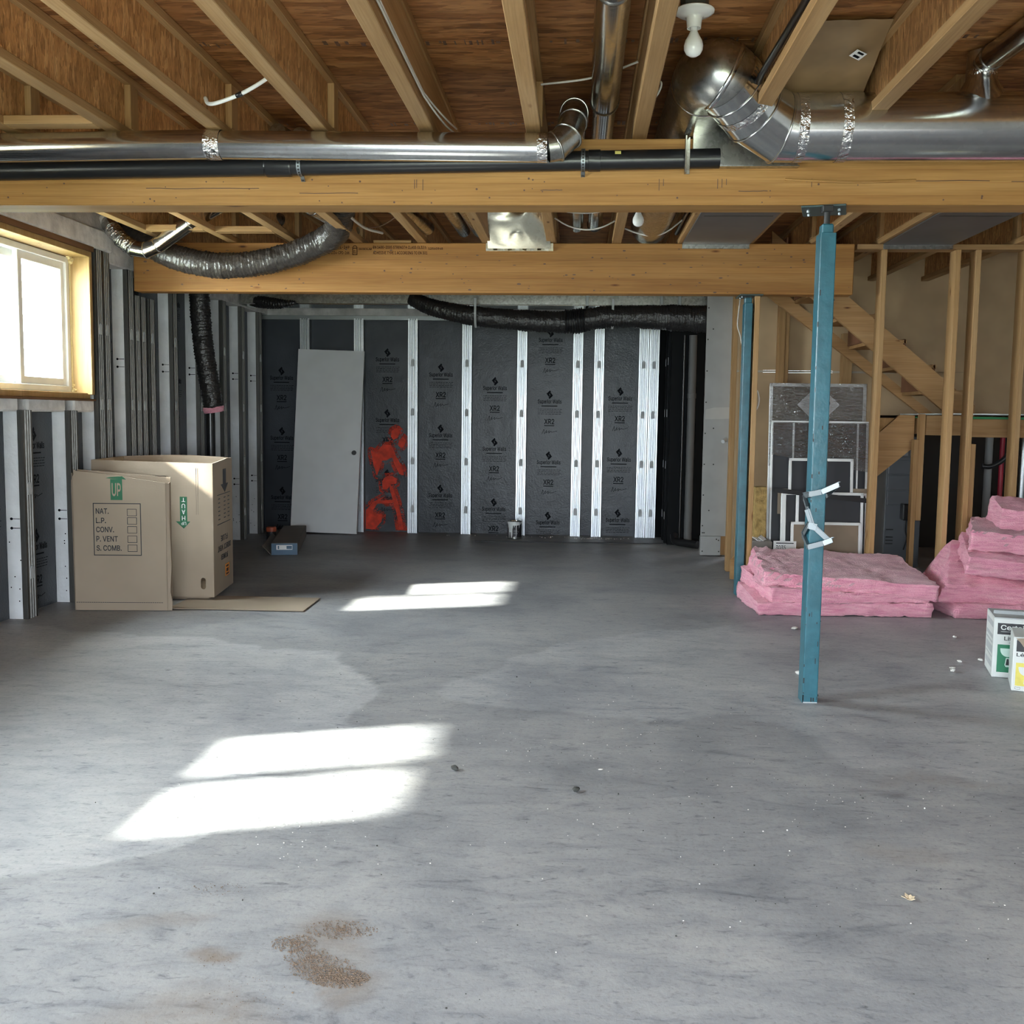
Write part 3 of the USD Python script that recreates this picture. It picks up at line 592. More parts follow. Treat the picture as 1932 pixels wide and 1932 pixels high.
def block(x0, x1, y, label, h=.040, d=.09):
    obj('joist_blocking', MB().box(x0, x1, y, y + d, JZ, JZ + h, .003), 'lumber_x', label, 'blocking')
jx = lambda k: J0 + JS * k
block(jx(0) + JW, jx(1), 4.66, 'flat board between two joists at the left picture edge, before the front beam')
block(jx(-1) + JW, jx(0), 7.34, 'flat board between the joists above the taped metal duct elbow')
block(jx(0) + JW, jx(1), 7.40, 'flat board between the joists above the sagging grey flexible duct')
for k in (3,):
    obj('plywood_scrap', MB().box(jx(2) + JW + .08, jx(3) - .05, 7.87, 8.05, JZ + .0, JZ + .02, .002), 'lumber_x', 'split wood scrap lying on top of the printed beam', 'wood scrap')

def post(x0, x1, y0, y1, ztop, zplate, pl, label, screws=True):
    t = thing('steel_post', label, 'post', ((x0 + x1) / 2, (y0 + y1) / 2, 0))
    cx, cy = (x0 + x1) / 2, (y0 + y1) / 2
    m = ring_extrude(sbox(x0 + .006, y0 + .006, x1 - .006, y1 - .006).buffer(.006, 4), ztop); MB().add(m).build('shaft', 'teal_paint', t, smooth=30)
    MB().box(cx - .027, cx + .027, cy - .03, cy + .03, ztop, ztop + .045, .006).build('neck', 'teal_paint', t)
    MB().add(tube_mesh([(cx, cy, ztop + .045), (cx, cy, zplate - .035)], .014, 16)).build('jack_screw', 'black_steel', t, smooth=30)
    MB().obox((.05, .045, .03), T4(cx, cy, zplate - .022), .004).build('screw_nut', 'black_steel', t)
    M = T4(cx + .01, pl[1], zplate - .006) @ R3(rz=pl[2])
    MB().obox((pl[0], .225, .010), M, .002).build('top_plate', 'dull_teal', t)
    for sx, sy in ((-.07, -.04), (-.07, .05), (.07, -.05), (.07, .05)):
        MB().lathe([(0, -.012), (.006, -.012), (.008, -.008), (.008, 0), (0, 0)], M @ T4(sx * pl[0] / .2, sy, -.005), 12).build('screw', 'bright_strip', t, smooth=30)
    return t
p1 = post(1.088, 1.160, 4.885, 4.985, 2.20, 2.337, (.20, 5.045, -14), 'teal painted steel post standing free in the foreground, wrapped with bent metal strips')
ru = MB(); q = random.Random(9)
for _ in range(40):
    z = q.uniform(.0, 2.0) if q.random() < .8 else q.uniform(0, .06); x = q.choice([1.0885, 1.1585, q.uniform(1.09, 1.155)])
    ru.box(x, x + q.uniform(.002, .006), 4.8843, 4.8852, z, z + q.uniform(.004, .03))
ru.build('chipped_paint', 'black_steel', p1, label='dark chips in the paint')
MB().box(1.091, 1.157, 4.8835, 4.8852, .001, .006).build('cement_smear', 'pale_clip', p1)
post(1.218, 1.278, 7.88, 7.98, 2.205, 2.267, (.17, 7.935, 0), 'teal painted steel post between two studs under the printed beam')
def strip(pts, label, w=.026):
    m = MB()
    for a, b in zip(pts[:-1], pts[1:]):
        m.bar(a, b, .0025, w, up=(0, 0, 1), b=.0008)
        d = (np.array(b) - a) / np.linalg.norm(np.array(b) - a)
        m.bar(np.array(a) + (0, -.006, w / 2), np.array(b) + (0, -.006, w / 2), .013, .0025, up=(0, 0, 1))
    obj('metal_strip', m, 'bright_strip', label, 'metal strip')
strip([(1.078, 4.99, .985), (1.079, 4.872, 1.000), (1.135, 4.872, 1.012), (1.212, 4.862, 1.050), (1.185, 4.99, .985)], 'shiny bent strip around the free teal post, topmost of three')
strip([(1.078, 4.985, .985 - .01), (1.071, 4.868, .930), (1.098, 4.868, .855), (1.178, 4.866, .785)], 'shiny bent strip slanting down across the free teal post, middle one')
strip([(1.078, 4.985, .79), (1.078, 4.868, .855), (1.118, 4.866, .845)], 'short bright strip end clamped on the left edge of the teal post', .032)
strip([(1.078, 4.985, .80), (1.080, 4.866, .752), (1.150, 4.866, .772), (1.190, 4.858, .790), (1.200, 4.95, .765)], 'shiny bent strip around the free teal post, lowest one')

# ------------------------------------------------------------------ round ducts, pipes, wires under the front joists
def seam_ring(pts, i, r, wd=.010):
    p = np.asarray(pts, float); d = p[min(i + 1, len(p) - 1)] - p[max(i - 1, 0)]; d /= np.linalg.norm(d)
    return tube_mesh([p[i] - d * wd / 2, p[i] - d * wd / 4, p[i] + d * wd / 4, p[i] + d * wd / 2], [r, r + .004, r + .004, r], 28, False)
def elbow(parent, cs, r, mt, nm='elbow_gore', beads=True):
    """Gored elbow along the corner points cs: one mesh per gore, mitred together, with beaded seams."""
    n = 40; P = np.asarray(cs, float); m = len(P); V = []
    d = np.diff(P, axis=0); d /= np.linalg.norm(d, axis=1, keepdims=True); u = np.cross(d[0], [0, 0, 1.0] if abs(d[0][2]) < .9 else [1.0, 0, 0]); u /= np.linalg.norm(u)
    a = np.arange(n + 1) / n * 2 * np.pi; rings = []
    ring = P[0] + r * (np.outer(np.cos(a), u) + np.outer(np.sin(a), np.cross(d[0], u)))
    rings.append(ring)
    for i in range(m - 1):                                    # slide every generator along the gore to the mitre plane
        nrm = d[i] + (d[i + 1] if i + 1 < m - 1 else d[i]); nrm /= np.linalg.norm(nrm)
        s_ = ((P[i + 1] - rings[-1]) @ nrm) / (d[i] @ nrm); rings.append(rings[-1] + s_[:, None] * d[i])
    for i in range(m - 1):
        k = np.arange(n); Fq = np.vstack([np.stack([k, k + 1, k + n + 2], 1), np.stack([k, k + n + 2, k + n + 1], 1)])
        MB().add(trimesh.Trimesh(np.vstack([rings[i], rings[i + 1]]), Fq, process=False)).build(nm, mt, parent, smooth=True)
    if beads:
        for i in range(1, m - 1): MB().tube(rings[i], .0055, 8, False).build('bead', mt, parent, smooth=True)
t = thing('round_duct', 'slim galvanized round duct running along the front beam above the black pipe', 'duct', (-1.5, 4.77, 2.5))
a = smooth_path([(-3.4, 4.765, 2.553), (-2.6, 4.765, 2.562), (-1.72, 4.765, 2.572)], 6)
MB().tube(a, .066, 36).build('duct_section', 'galvanized', t, smooth=40)
b = [(-1.70, 4.765, 2.570), (-.9, 4.765, 2.560), (-.165, 4.765, 2.552)]
MB().tube(b, .064, 36).build('duct_section', 'galvanized', t, smooth=40)
MB().tube([(-1.73, 4.765, 2.571), (-1.66, 4.765, 2.570)], .0672, 32, False).build('tape_joint', 'foil_tape', t, label='crinkled foil tape around the joint', smooth=40)
MB().tube([(-.21, 4.765, 2.552), (-.165, 4.765, 2.552)], .0655, 32, False).build('tape_joint', 'foil_tape', t, smooth=40)
elbow(t, [(-.165, 4.765, 2.552), (-.125, 4.77, 2.560), (-.075, 4.79, 2.61), (-.055, 4.85, 2.685), (-.05, 4.95, 2.755), (-.045, 5.15, 2.785)], .064, 'galvanized_dull')
MB().tube([(-.045, 5.15, 2.785), (-.045, 7.95, 2.785)], .052, 28).build('duct_section', 'galvanized', t, smooth=40)
t = thing('round_duct', 'galvanized round duct running away between two joists beside the porcelain lamp holder', 'duct', (.09, 4, 2.7))
ys = [1.9, 3.62, 4.9, 6.1, 7.95]
for i, (y0, y1) in enumerate(zip(ys[:-1], ys[1:])):
    MB().tube([(.09, y0, 2.792), (.09, y1, 2.792)], .064 if i < 2 else .055, 28, i in (0, 3)).build('duct_section', 'galvanized', t, smooth=40)
    MB().add(seam_ring([(.09, y1 - .02, 2.792), (.09, y1 - .01, 2.792), (.09, y1, 2.792)], 1, .064 if i < 2 else .055, .02)).build('bead', 'galvanized_dull', t, smooth=40)
t = thing('black_drain_pipe', 'black plastic pipe strapped along the face of the front beam', 'pipe', (-1, 4.9, 2.45))
cl = lambda x: 2.487 + (x + 2.8) * .0143
MB().tube([(-3.4, 4.9, cl(-3.4)), (-1.42, 4.9, cl(-1.42)), (.05, 4.9, cl(.05)), (.62, 4.9, cl(.62))], .0445, 28).build('pipe', 'black_pipe', t, smooth=40)
MB().tube([(-1.50, 4.9, cl(-1.5)), (-1.49, 4.9, cl(-1.49)), (-1.38, 4.9, cl(-1.38)), (-1.37, 4.9, cl(-1.37))], [.0445, .0495, .0495, .0445], 28).build('coupling', 'black_pipe', t, smooth=40)
MB().tube([(.02, 4.9, cl(.02)), (.021, 4.9, cl(.02)), (.075, 4.9, cl(.07)), (.076, 4.9, cl(.07))], [.0445, .0485, .0485, .0445], 28).build('coupling', 'black_pipe', t, smooth=40)
lb = MB()
for k in range(3):
    an = 28 + 8 * k; lb.obox((.028, .007, .001), T4(.155, 4.9 - .0449 * math.cos(math.radians(an)), cl(.155) + .0449 * math.sin(math.radians(an))) @ R3(rx=90 - an))
lb.build('sticker', 'yellow_label', t, label='small yellow label')
for x in (-1.332, -.004):
    h = thing('pipe_hanger', f'perforated metal strap holding the black pipe {"left" if x < -1 else "right"} of the middle of the beam', 'strap', (x, 4.9, 2.45))
    an = np.radians(np.linspace(60, 300, 26))
    P = [(4.9 + .047 * math.cos(a_), cl(x) + .047 * math.sin(a_)) for a_ in an] + [(4.949, cl(x) - .062)]
    MB().add(ring_extrude(LineString([(4.949, cl(x) + .066)] + P).buffer(.0011), .019), np.array([[0, 0, 1, x - .0095], [1, 0, 0, 0], [0, 1, 0, 0], [0, 0, 0, 1.0]])).build('strap', 'bright_strip', h, smooth=40)
    ho = MB()
    for a_ in np.radians(np.arange(105, 290, 18)): ho.lathe([(0, 0), (.0045, 0), (.0045, .0006), (0, .0006)], T4(x, 4.9 + .0484 * math.cos(a_), cl(x) + .0484 * math.sin(a_)) @ trimesh.geometry.align_vectors([0, 0, 1], [0, math.cos(a_), math.sin(a_)]), 10)
    ho.build('strap_hole', 'black_steel', h)
    MB().obox((.012, .012, .006), T4(x, 4.944, cl(x) - .058)).build('nail_head', 'black_steel', h)

t = thing('trunk_duct', 'big galvanized trunk duct with a gored elbow at upper right', 'duct', (1.5, 4.66, 2.46))
DY, DZ, DR = 4.66, 2.605, .142
MB().tube([(.90, DY, DZ), (3.9, DY, DZ)], DR, 56).build('duct_section', 'galvanized', t, smooth=40)
cs = [(.90, DY, DZ), (.845, DY, DZ), (.725, DY - .055, DZ + .055), (.625, DY - .15, DZ + .125), (.585, DY - .185, DZ + .150)]
elbow(t, cs, DR, 'galvanized')
bend = smooth_path([tuple((np.array(cs[2]) + np.array(cs[3])) / 2), cs[3], cs[-1], (.545, DY - .185, DZ + .168), (.515, DY - .115, DZ + .176), (.510, DY + .02, DZ + .178), (.510, DY + .25, DZ + .178), (.505, 5.5, DZ + .178), (.50, 7.95, DZ + .178)], 10)
MB().tube(bend, DR - .002, 48).build('rear_bend', 'galvanized_dull', t, smooth=True)
MB().add(seam_ring([bend[18], bend[23], bend[28]], 1, DR, .02)).add(seam_ring([bend[42], bend[46], bend[50]], 1, DR - .003, .02)).build('bead', 'galvanized', t, smooth=True)
for x0, x1 in ((.905, .945), (1.085, 1.127)):
    MB().tube([(x0, DY, DZ), (x1, DY, DZ)], DR + .0012, 56, False).build('tape_joint', 'foil_tape', t, label='band of crinkled foil tape', smooth=40)
tp = MB()
d = np.array(cs[3]) - np.array(cs[2]); d /= np.linalg.norm(d); mid = (np.array(cs[2]) + np.array(cs[3])) / 2
MB().tube([mid - d * .018, mid + d * .018], DR + .0014, 56, False).build('tape_joint', 'foil_tape', t, smooth=40)
# take-off collar and its own small elbow
tx = 1.685
MB().lathe([(.125, -.06), (.112, -.01), (.085, .05), (.064, .085), (.062, .14), (.062, .20)], T4(tx, DY, DZ + DR - .035), 36).build('takeoff_collar', 'galvanized', t, label='flared take-off collar', smooth=40)
MB().tube([(tx, DY, 2.80), (tx, DY, 2.838)], .0635, 32, False).build('tape_joint', 'foil_tape', t, smooth=40)
tk = thing('small_duct_elbow', 'small galvanized elbow rising from the trunk duct at the top right corner', 'duct', (tx, DY, 2.84))
tp_ = smooth_path([(tx, DY, 2.80), (tx + .001, DY - .004, 2.833), (tx + .005, DY - .04, 2.860), (tx + .012, DY - .11, 2.870), (tx + .03, DY - .30, 2.871), (tx + .075, DY - 1.2, 2.872)], 8)
MB().tube(tp_, .051, 32).build('elbow_bend', 'galvanized', tk, smooth=True)
for i in (6, 15, 22): MB().add(seam_ring(tp_, i, .0512, .014)).build('bead', 'galvanized_dull', tk, smooth=True)
# sheet plate and angle bracket behind the big elbow
obj('sheet_metal_plate', MB().box(.50, .98, 4.925, 4.93, 2.50, 2.73).box(.50, .98, 4.885, 4.93, 2.497, 2.502).box(.498, .503, 4.89, 4.93, 2.50, 2.73), 'galvanized_dull', 'upright sheet metal plate behind the elbow of the trunk duct', 'sheet metal')
obj('angle_bracket', MB().box(.455, .462, 4.80, 4.84, 2.452, 2.615, .001).box(.455, .480, 4.838, 4.842, 2.452, 2.615, .001).bar((.4585, 4.82, 2.612), (.502, 4.86, 2.725), .004, .03), 'galvanized_dull', 'bent metal angle hanging at the left of the big duct elbow', 'bracket')
# lamp holder with a bulb
def lampholder(cx, cy, z, label, holder=True):
    t = thing('lamp_holder', label, 'lamp', (cx, cy, z))
    if holder:
        MB().lathe([(0, 0), (.050, 0), (.052, .004), (.052, .075), (0, .075)], T4(cx, cy, z + .012), 8).build('junction_box', 'junction_box', t, label='dark octagonal ceiling box')
        MB().lathe([(0, .012), (.070, .012), (.074, .008), (.073, .002), (.060, -.006), (.036, -.012), (.030, -.018), (.027, -.040), (.026, -.055), (.023, -.055), (.022, -.03), (0, -.03)], T4(cx, cy, z), 48).build('porcelain_base', 'porcelain', t, smooth=50)
    MB().lathe([(0, -.045), (.0125, -.045), (.0125, -.062), (.014, -.066), (.017, -.072), (.023, -.084), (.032, -.100), (.036, -.117), (.034, -.133), (.026, -.147), (.013, -.155), (0, -.157)][::-1], T4(cx, cy, z), 40).build('bulb', 'bulb_glass', t, label='unlit frosted bulb', smooth=60)
    return t
lampholder(.398, 4.0, 2.842, 'white porcelain lamp holder with an unlit bulb at the top of the picture')
lampholder(.345, 6.6, 2.69, 'unlit white bulb hanging behind the front beam between the ducts')
# kraft coloured film under the subfloor with a sticker
t = thing('vapour_film', 'brown film sheet stapled between two joists above the trunk duct', 'film', (1.0, 4.7, 2.9))
n = 24; gx, gy = np.meshgrid(np.linspace(jx(7) + JW + .004, jx(8) - .003, n), np.linspace(4.25, 5.0, n)); gz = SUB - .006 - .30 * np.clip((gy - 4.22) / .78, 0, 1) ** 1.15 - .025 * meshkit.fbm(np.stack([gx * 5, gy * 5, gx * 0], -1), 3, 4)
i = (np.arange(n - 1)[:, None] * n + np.arange(n - 1)).ravel(); V = np.stack([gx.ravel(), gy.ravel(), gz.ravel()], 1)
MB().add(trimesh.Trimesh(*[np.vstack([V]), np.vstack([np.stack([i, i + n + 1, i + 1], 1), np.stack([i, i + n, i + n + 1], 1)])], process=False)).box(jx(7) + JW + .004, jx(8) - .003, 5.0, 5.004, JZ, SUB - .01).build('film_sheet', 'kraft_film', t, smooth=True)
s = MB().obox((.055, .045, .0008), T4(1.107, 4.43, SUB - .094) @ R3(rx=-20) @ R3(rz=32)).build('sticker', 'paper_white', t, label='small white sticker with two dark marks')
MB().obox((.030, .012, .0008), T4(1.107, 4.43, SUB - .094) @ R3(rx=-20) @ R3(rz=32) @ T4(0, .010, -.001)).obox((.03, .010, .0008), T4(1.107, 4.43, SUB - .094) @ R3(rx=-20) @ R3(rz=32) @ T4(.002, -.012, -.001)).build('sticker_print', 'print_ink', s)
def wire(name, pts, r, mt, label, cat='cable', n=8):
    obj(name, MB().tube(smooth_path(pts, n), r, 8), mt, label, cat, smooth=True)
obj('gas_pipe', MB().tube([(.735, 2.5, 2.73), (.725, 3.57, 2.725), (.705, 4.3, 2.72), (.70, 7.9, 2.72)], .016, 14), 'black_pipe', 'black iron pipe running along the joist right of the big duct elbow', 'pipe', smooth=40)
t = thing('plastic_tube', 'short white plastic tube between two joists with a dark clip', 'tube', (-1.5, 4.4, 2.64))
pp = smooth_path([(-1.640, 4.50, 2.70), (-1.615, 4.47, 2.668), (-1.56, 4.45, 2.668), (-1.45, 4.42, 2.695), (-1.35, 4.40, 2.74), (-1.25, 4.38, 2.80)], 8)
MB().tube(pp, .0085, 12).build('tube', 'vinyl_white', t, smooth=True)
MB().tube(pp[22:25], .0105, 12).build('clip', 'black_pipe', t, smooth=True)
x4 = jx(4) + JW + .006
wire('pale_cable', [(x4, 2.6, 2.70), (x4, 3.3, 2.705), (x4, 4.3, 2.70), (x4 + .01, 4.5, 2.695), (x4 + .05, 4.8, 2.69), (x4 + .075, 5.0, 2.70)], .0045, 'white_cable', 'pale cable stapled to a joist side, upper of two')
wire('pale_cable', [(x4, 2.6, 2.688), (x4, 3.3, 2.690), (x4, 4.3, 2.688), (x4 + .01, 4.5, 2.680), (x4 + .04, 4.8, 2.672), (x4 + .065, 5.0, 2.68)], .0045, 'white_cable', 'pale cable stapled to a joist side, lower of two')
wire('pale_cable', [(-1.05, 3.55, 2.90), (-.95, 3.7, 2.89), (-.86, 3.78, 2.88), (-.75, 3.85, 2.89)], .005, 'white_cable', 'pale cable under the subfloor at the top edge of the picture')
wire('pale_cable', [(-.20, 4.82, 2.845), (.0, 4.75, 2.845), (.12, 4.68, 2.855), (.225, 4.62, 2.875)], .005, 'white_cable', 'pale cable crossing below the round duct between two joists')
wire('pale_cable', [(.295, 4.62, 2.80), (.325, 4.60, 2.78), (.315, 4.60, 2.74), (.293, 4.62, 2.715)], .0045, 'white_cable', 'small loop of pale cable at the joist left of the big elbow')
# ------------------------------------------------------------------ rear bay: ducts, panning, flexible ducts
t = thing('sheet_panning', 'bright crinkled sheet metal closing the joist bay above the printed beam', 'sheet metal', (-.49, 7, JZ - .03))
x0, x1 = jx(4) + JW - .02, jx(5) + .03
nx, ny = 40, 50
gx, gv = np.meshgrid(np.linspace(x0, x1, nx), np.linspace(0, 1, ny))
P = np.stack([gx * 5, gv * 2.0, gx * 0 + 2], -1)
cre = .075 * (meshkit.fbm(P, 2, 6) - .5) + .05 * np.abs(np.sin((gx + .13 * np.sin(gv * 3.0)) * 10)) * (1 - .7 * gv) - .05 * np.exp(-((gx + .49) / .05) ** 2 - ((gv - .8) / .10) ** 2)
cre = cre * np.clip(gv * 6, 0, 1) * np.clip((1 - gv) * 8, .12, 1)
gy = 7.60 + .235 * gv ** 1.6 + .75 * cre; gz = 2.912 - .318 * gv - .5 * cre
i = (np.arange(ny - 1)[:, None] * nx + np.arange(nx - 1)).ravel(); V = np.stack([gx.ravel(), gy.ravel(), gz.ravel()], 1); Fq = np.vstack([np.stack([i, i + 1, i + nx + 1], 1), np.stack([i, i + nx + 1, i + nx], 1)])
MB().add(trimesh.Trimesh(V, Fq, process=False)).build('sheet', 'sheet_crinkled', t, smooth=True)
fl = [(x0 - .012, -.075), (x1 + .018, -.072), (x1 + .018, -.012), (x0 - .012, -.010)]
ff = MB().box(x0 - .016, x1 + .02, 7.846, 7.852, JZ - .062, JZ - .004, .001)
for k in range(9): ff.obox((.03, .004, .02), T4(x0 + .055 * k, 7.844, JZ - .05) @ R3(rx=25 * (-1) ** k, ry=18 * (k % 3 - 1)))
ff.build('folded_lip', 'sheet_crinkled', t)
for n_, (a, b, lab) in enumerate(((jx(7) + .03, jx(8) + .035, 'left grey sheet duct panel nailed under the joists behind the free post'), (jx(10) + .03, jx(11) + .04, 'right grey sheet duct panel nailed under the joists above the stairs'))):
    t = thing('return_air_duct', lab, 'duct', ((a + b) / 2, 6.8, JZ - .01))
    MB().box(a, b, 5.3, 7.852, JZ - .012, JZ - .002, .001).build('panel_sheet', 'duct_grey', t)
    MB().box(a, b, 7.846, 7.856, JZ - .042, JZ - .010, .001).build('folded_lip', 'galvanized_dull', t)
    MB().box(a + .03, b - .03, 6.75, 6.762, JZ - .0135, JZ - .0115).build('cross_break', 'black_steel', t)
# a pair of slim round pipes left of the crinkled sheet
for dx, lab in ((0, 'left'), (.115, 'right')):
    t = thing('round_duct', f'{lab} one of two short ducts bending down left of the crinkled sheet metal', 'duct', (-.93 + dx, 7, 2.7))
    cs = [(-1.0 + dx, 6.2, 2.79), (-.96 + dx, 6.85, 2.79), (-.935 + dx, 7.15, 2.775), (-.90 + dx, 7.95, 2.74)]
    MB().tube(cs[:2], .047, 24).build('duct_section', 'galvanized', t, smooth=40)
    MB().tube(cs[1:], [.049, .049, .045], 24).build('duct_section', 'galvanized_dull', t, smooth=40)
    MB().add(seam_ring(cs, 1, .05, .02)).build('bead', 'galvanized', t, smooth=40)
wire('pale_cable', [(-.205, 6.9, 2.70), (-.05, 6.95, 2.685), (.1, 6.95, 2.69), (.225, 6.9, 2.72)], .0045, 'white_cable', 'nearly straight pale cable under the pair of round ducts')
wire('pale_cable', [(-.20, 7.45, 2.745), (-.10, 7.45, 2.69), (.02, 7.45, 2.665), (.13, 7.45, 2.68), (.235, 7.45, 2.73)], .0055, 'white_cable', 'sagging pale cable under the pair of round ducts')
wire('pale_cable', [(.30, 7.6, 2.70), (.40, 7.6, 2.665), (.50, 7.6, 2.65), (.60, 7.55, 2.67), (.715, 7.3, 2.73)], .006, 'white_cable', 'sagging pale cable below the dull round duct by the hanging bulb')
wire('pale_cable', [(1.27, 6.95, 2.70), (1.5, 6.95, 2.695), (1.66, 6.95, 2.70)], .0045, 'white_cable', 'pale cable crossing the joist bay left of the post top')
wire('pale_cable', [(1.76, 7.1, 2.725), (1.95, 7.1, 2.73), (2.17, 7.1, 2.725)], .0045, 'white_cable', 'pale cable crossing the joist bay right of the post top')
wire('brown_cable', [(-1.62, 6.3, 2.71), (-1.60, 6.9, 2.70), (-1.58, 7.5, 2.69), (-1.50, 7.8, 2.70)], .010, 'white_cable', 'thick pale cable along the joist above the printed grade marks')
wire('dark_cable', [(-1.60, 7.6, 2.70), (-1.45, 7.5, 2.70), (-1.28, 7.3, 2.74)], .005, 'brown_cable', 'dark cable crossing between joists above the printed grade marks')
for k, (p, q_) in enumerate((((-2.10, 5.6, 2.80), (-1.72, 7.9, 2.72)), ((-2.62, 5.6, 2.80), (-2.2, 7.5, 2.74)), ((-1.62, 5.5, 2.82), (-1.22, 7.7, 2.76)), ((-1.50, 5.5, 2.80), (-1.14, 7.7, 2.72)), ((-3.1, 5.6, 2.8), (-2.75, 7.3, 2.74)))):
    lab = ('above the middle of the sagging flexible duct', 'above the taped duct elbow', 'upper of two above the printed grade marks', 'lower of two above the printed grade marks', 'in the bay by the left wall')[k]
    t = thing('round_duct', f'shadowed slim duct between the joists, {lab}', 'duct', (p[0], p[1], p[2] - .06))
    MB().tube([p, q_], .05, 24).build('duct_section', 'galvanized_dull', t, smooth=40)
    MB().add(seam_ring([p, (np.array(p) * .35 + np.array(q_) * .65), q_], 1, .05, .02)).build('bead', 'galvanized', t, smooth=40)
# flexible ducts
def flex(pts, r, seed, pitch=.028, amp=.0045, n=30, sub=26):
    """Foil-jacketed flexible duct: ribbed and wrinkled along its centre line."""
    P = smooth_path(pts, sub); L = np.r_[0, np.cumsum(np.linalg.norm(np.diff(P, axis=0), axis=1))]
    m = max(60, int(L[-1] / .011)); s = np.linspace(0, L[-1], m); P = np.stack([np.interp(s, L, P[:, k]) for k in range(3)], 1)
    k = np.ones(9) / 9; Q = np.stack([np.convolve(np.pad(P[:, j], 4, mode='edge'), k, 'valid') for j in range(3)], 1); Q[0], Q[-1] = P[0], P[-1]
    rr = (np.interp(s, np.linspace(0, L[-1], len(np.atleast_1d(r))), np.atleast_1d(r)) if np.ndim(r) else np.full(m, r)) + amp * np.sin(s / pitch * 2 * np.pi)
    t_ = tube_mesh(Q, rr, n); v = np.array(t_.vertices)
    c = np.repeat(Q, n, 0); d = v[:m * n] - c; w = meshkit.fbm(v[:m * n] * 26, 3, seed) - .5
    v[:m * n] = c + d * (1 + .24 * w[:, None]); return trimesh.Trimesh(v, t_.faces, process=False)
t = thing('flexible_duct', 'sagging dark grey flexible duct in front of the left half of the printed beam', 'duct', (-2.6, 7.7, 2.4))
MB().add(flex([(-3.52, 7.80, 2.72), (-3.32, 7.74, 2.62), (-3.05, 7.70, 2.50), (-2.70, 7.70, 2.440), (-2.35, 7.70, 2.475), (-2.05, 7.68, 2.56), (-1.80, 7.55, 2.66), (-1.68, 7.2, 2.755), (-1.5, 6.6, 2.81)], [.08, .085, .092, .092, .092, .092, .098, .10, .10], 3)).build('jacket', 'flex_grey', t, smooth=True)
MB().obox((.055, .012, .002), T4(-1.80, 7.405, 2.655) @ R3(rx=72, rz=12) @ R3(rz=-35)).build('label_tag', 'paper_white', t)
t = thing('duct_elbow', 'shiny taped metal duct bent in a U below the joists by the left wall', 'duct', (-3.2, 7.5, 2.45))
ce_ = [(-3.52, 7.56, 2.74), (-3.455, 7.52, 2.68), (-3.38, 7.50, 2.60), (-3.29, 7.50, 2.535), (-3.19, 7.49, 2.520), (-3.09, 7.47, 2.555), (-2.80, 7.36, 2.70), (-2.55, 7.26, 2.80)]
elbow(t, ce_, .056, 'galvanized')
MB().tube([(-3.60, 7.60, 2.76), (-3.50, 7.55, 2.725)], .085, 24).build('insulation_wrap', 'band_white', t)
tm = MB()
for i in (1, 2):
    a_, b_ = np.array(ce_[i]), np.array(ce_[i + 1]); tm.add(flex([a_, (a_ + b_) / 2, b_], .0585, 9, .02, .001, 24, 8))
tm.build('tape_joint', 'foil_tape', t, smooth=True)
t = thing('flexible_duct', 'black flexible duct hanging straight down beside the left wall with a pink cut end', 'duct', (-3.5, 9.9, 1.4))
MB().add(flex([(-3.40, 9.0, 2.62), (-3.42, 9.15, 2.45), (-3.425, 9.2, 2.2), (-3.40, 9.2, 1.9), (-3.36, 9.22, 1.6), (-3.335, 9.24, 1.385)], .088, 5)).build('jacket', 'flex_black', t, smooth=True)
en = flex([(-3.337, 9.238, 1.40), (-3.333, 9.242, 1.37), (-3.330, 9.245, 1.345)], [.082, .098, .086], 11, .05, .003, 30, 10)
MB().add(en).build('insulation_end', 'pink_batt', t, label='pink fibre showing at the cut end', smooth=True)
obj('standpipe', MB().tube([(-3.40, 9.34, 0.0), (-3.40, 9.34, 1.46)], .042, 24), 'black_pipe', 'black pipe standing behind the open carton under the pink duct end', 'pipe', smooth=40)
t = thing('flexible_duct', 'black flexible duct slung under the rectangular duct along the back wall', 'duct', (0, 10.4, 2.2))
MB().add(flex([(-1.72, 10.5, 2.52), (-1.55, 10.45, 2.44), (-1.30, 10.42, 2.375), (-1.05, 10.40, 2.335), (-.7, 10.40, 2.305), (-.35, 10.40, 2.285), (-.05, 10.40, 2.285), (.2, 10.38, 2.33), (.55, 10.36, 2.335), (.9, 10.34, 2.325), (1.5, 10.32, 2.30)], [.07, .085, .095, .10, .105, .108, .108, .108, .125, .13, .13], 8)).build('jacket', 'flex_black', t, smooth=True)
tp = flex([(-.16, 10.40, 2.286), (-.06, 10.40, 2.288), (.04, 10.395, 2.30)], .118, 15, .025, .006)
MB().add(tp).build('tape_joint', 'black_pipe', t, label='lumpy black tape wrapping', smooth=True)
for x, z in ((-1.06, 2.34), (.30, 2.335)):
    an = np.radians(np.linspace(-20, 200, 24)); r = .118
    MB().add(ring_extrude(LineString([(10.40 - .114, 2.50)] + [(10.40 - r * math.cos(a_), z - r * math.sin(a_)) for a_ in an] + [(10.40 + .115, 2.50)]).buffer(.0015), .022), np.array([[0, 0, 1, x], [1, 0, 0, 0], [0, 1, 0, 0], [0, 0, 0, 1.0]])).build('hanger_strap', 'pale_clip', t, smooth=40)
t = thing('rectangular_duct', 'long rectangular sheet metal duct across the top of the back wall', 'duct', (-1, 10.6, 2.45))
xs_ = [-3.5, -1.53, .06, .80, .98, 1.5]
for a_, b_ in zip(xs_[:-1], xs_[1:]):
    MB().box(a_ + .012, b_ - .012, 10.5, 10.85, 2.462, 2.80, .004).build('duct_section', 'galvanized_dull', t)
for x in xs_[1:-1]:
    MB().box(x - .016, x + .016, 10.488, 10.86, 2.452, 2.80, .003).build('drive_cleat', 'stud_steel_dull', t)
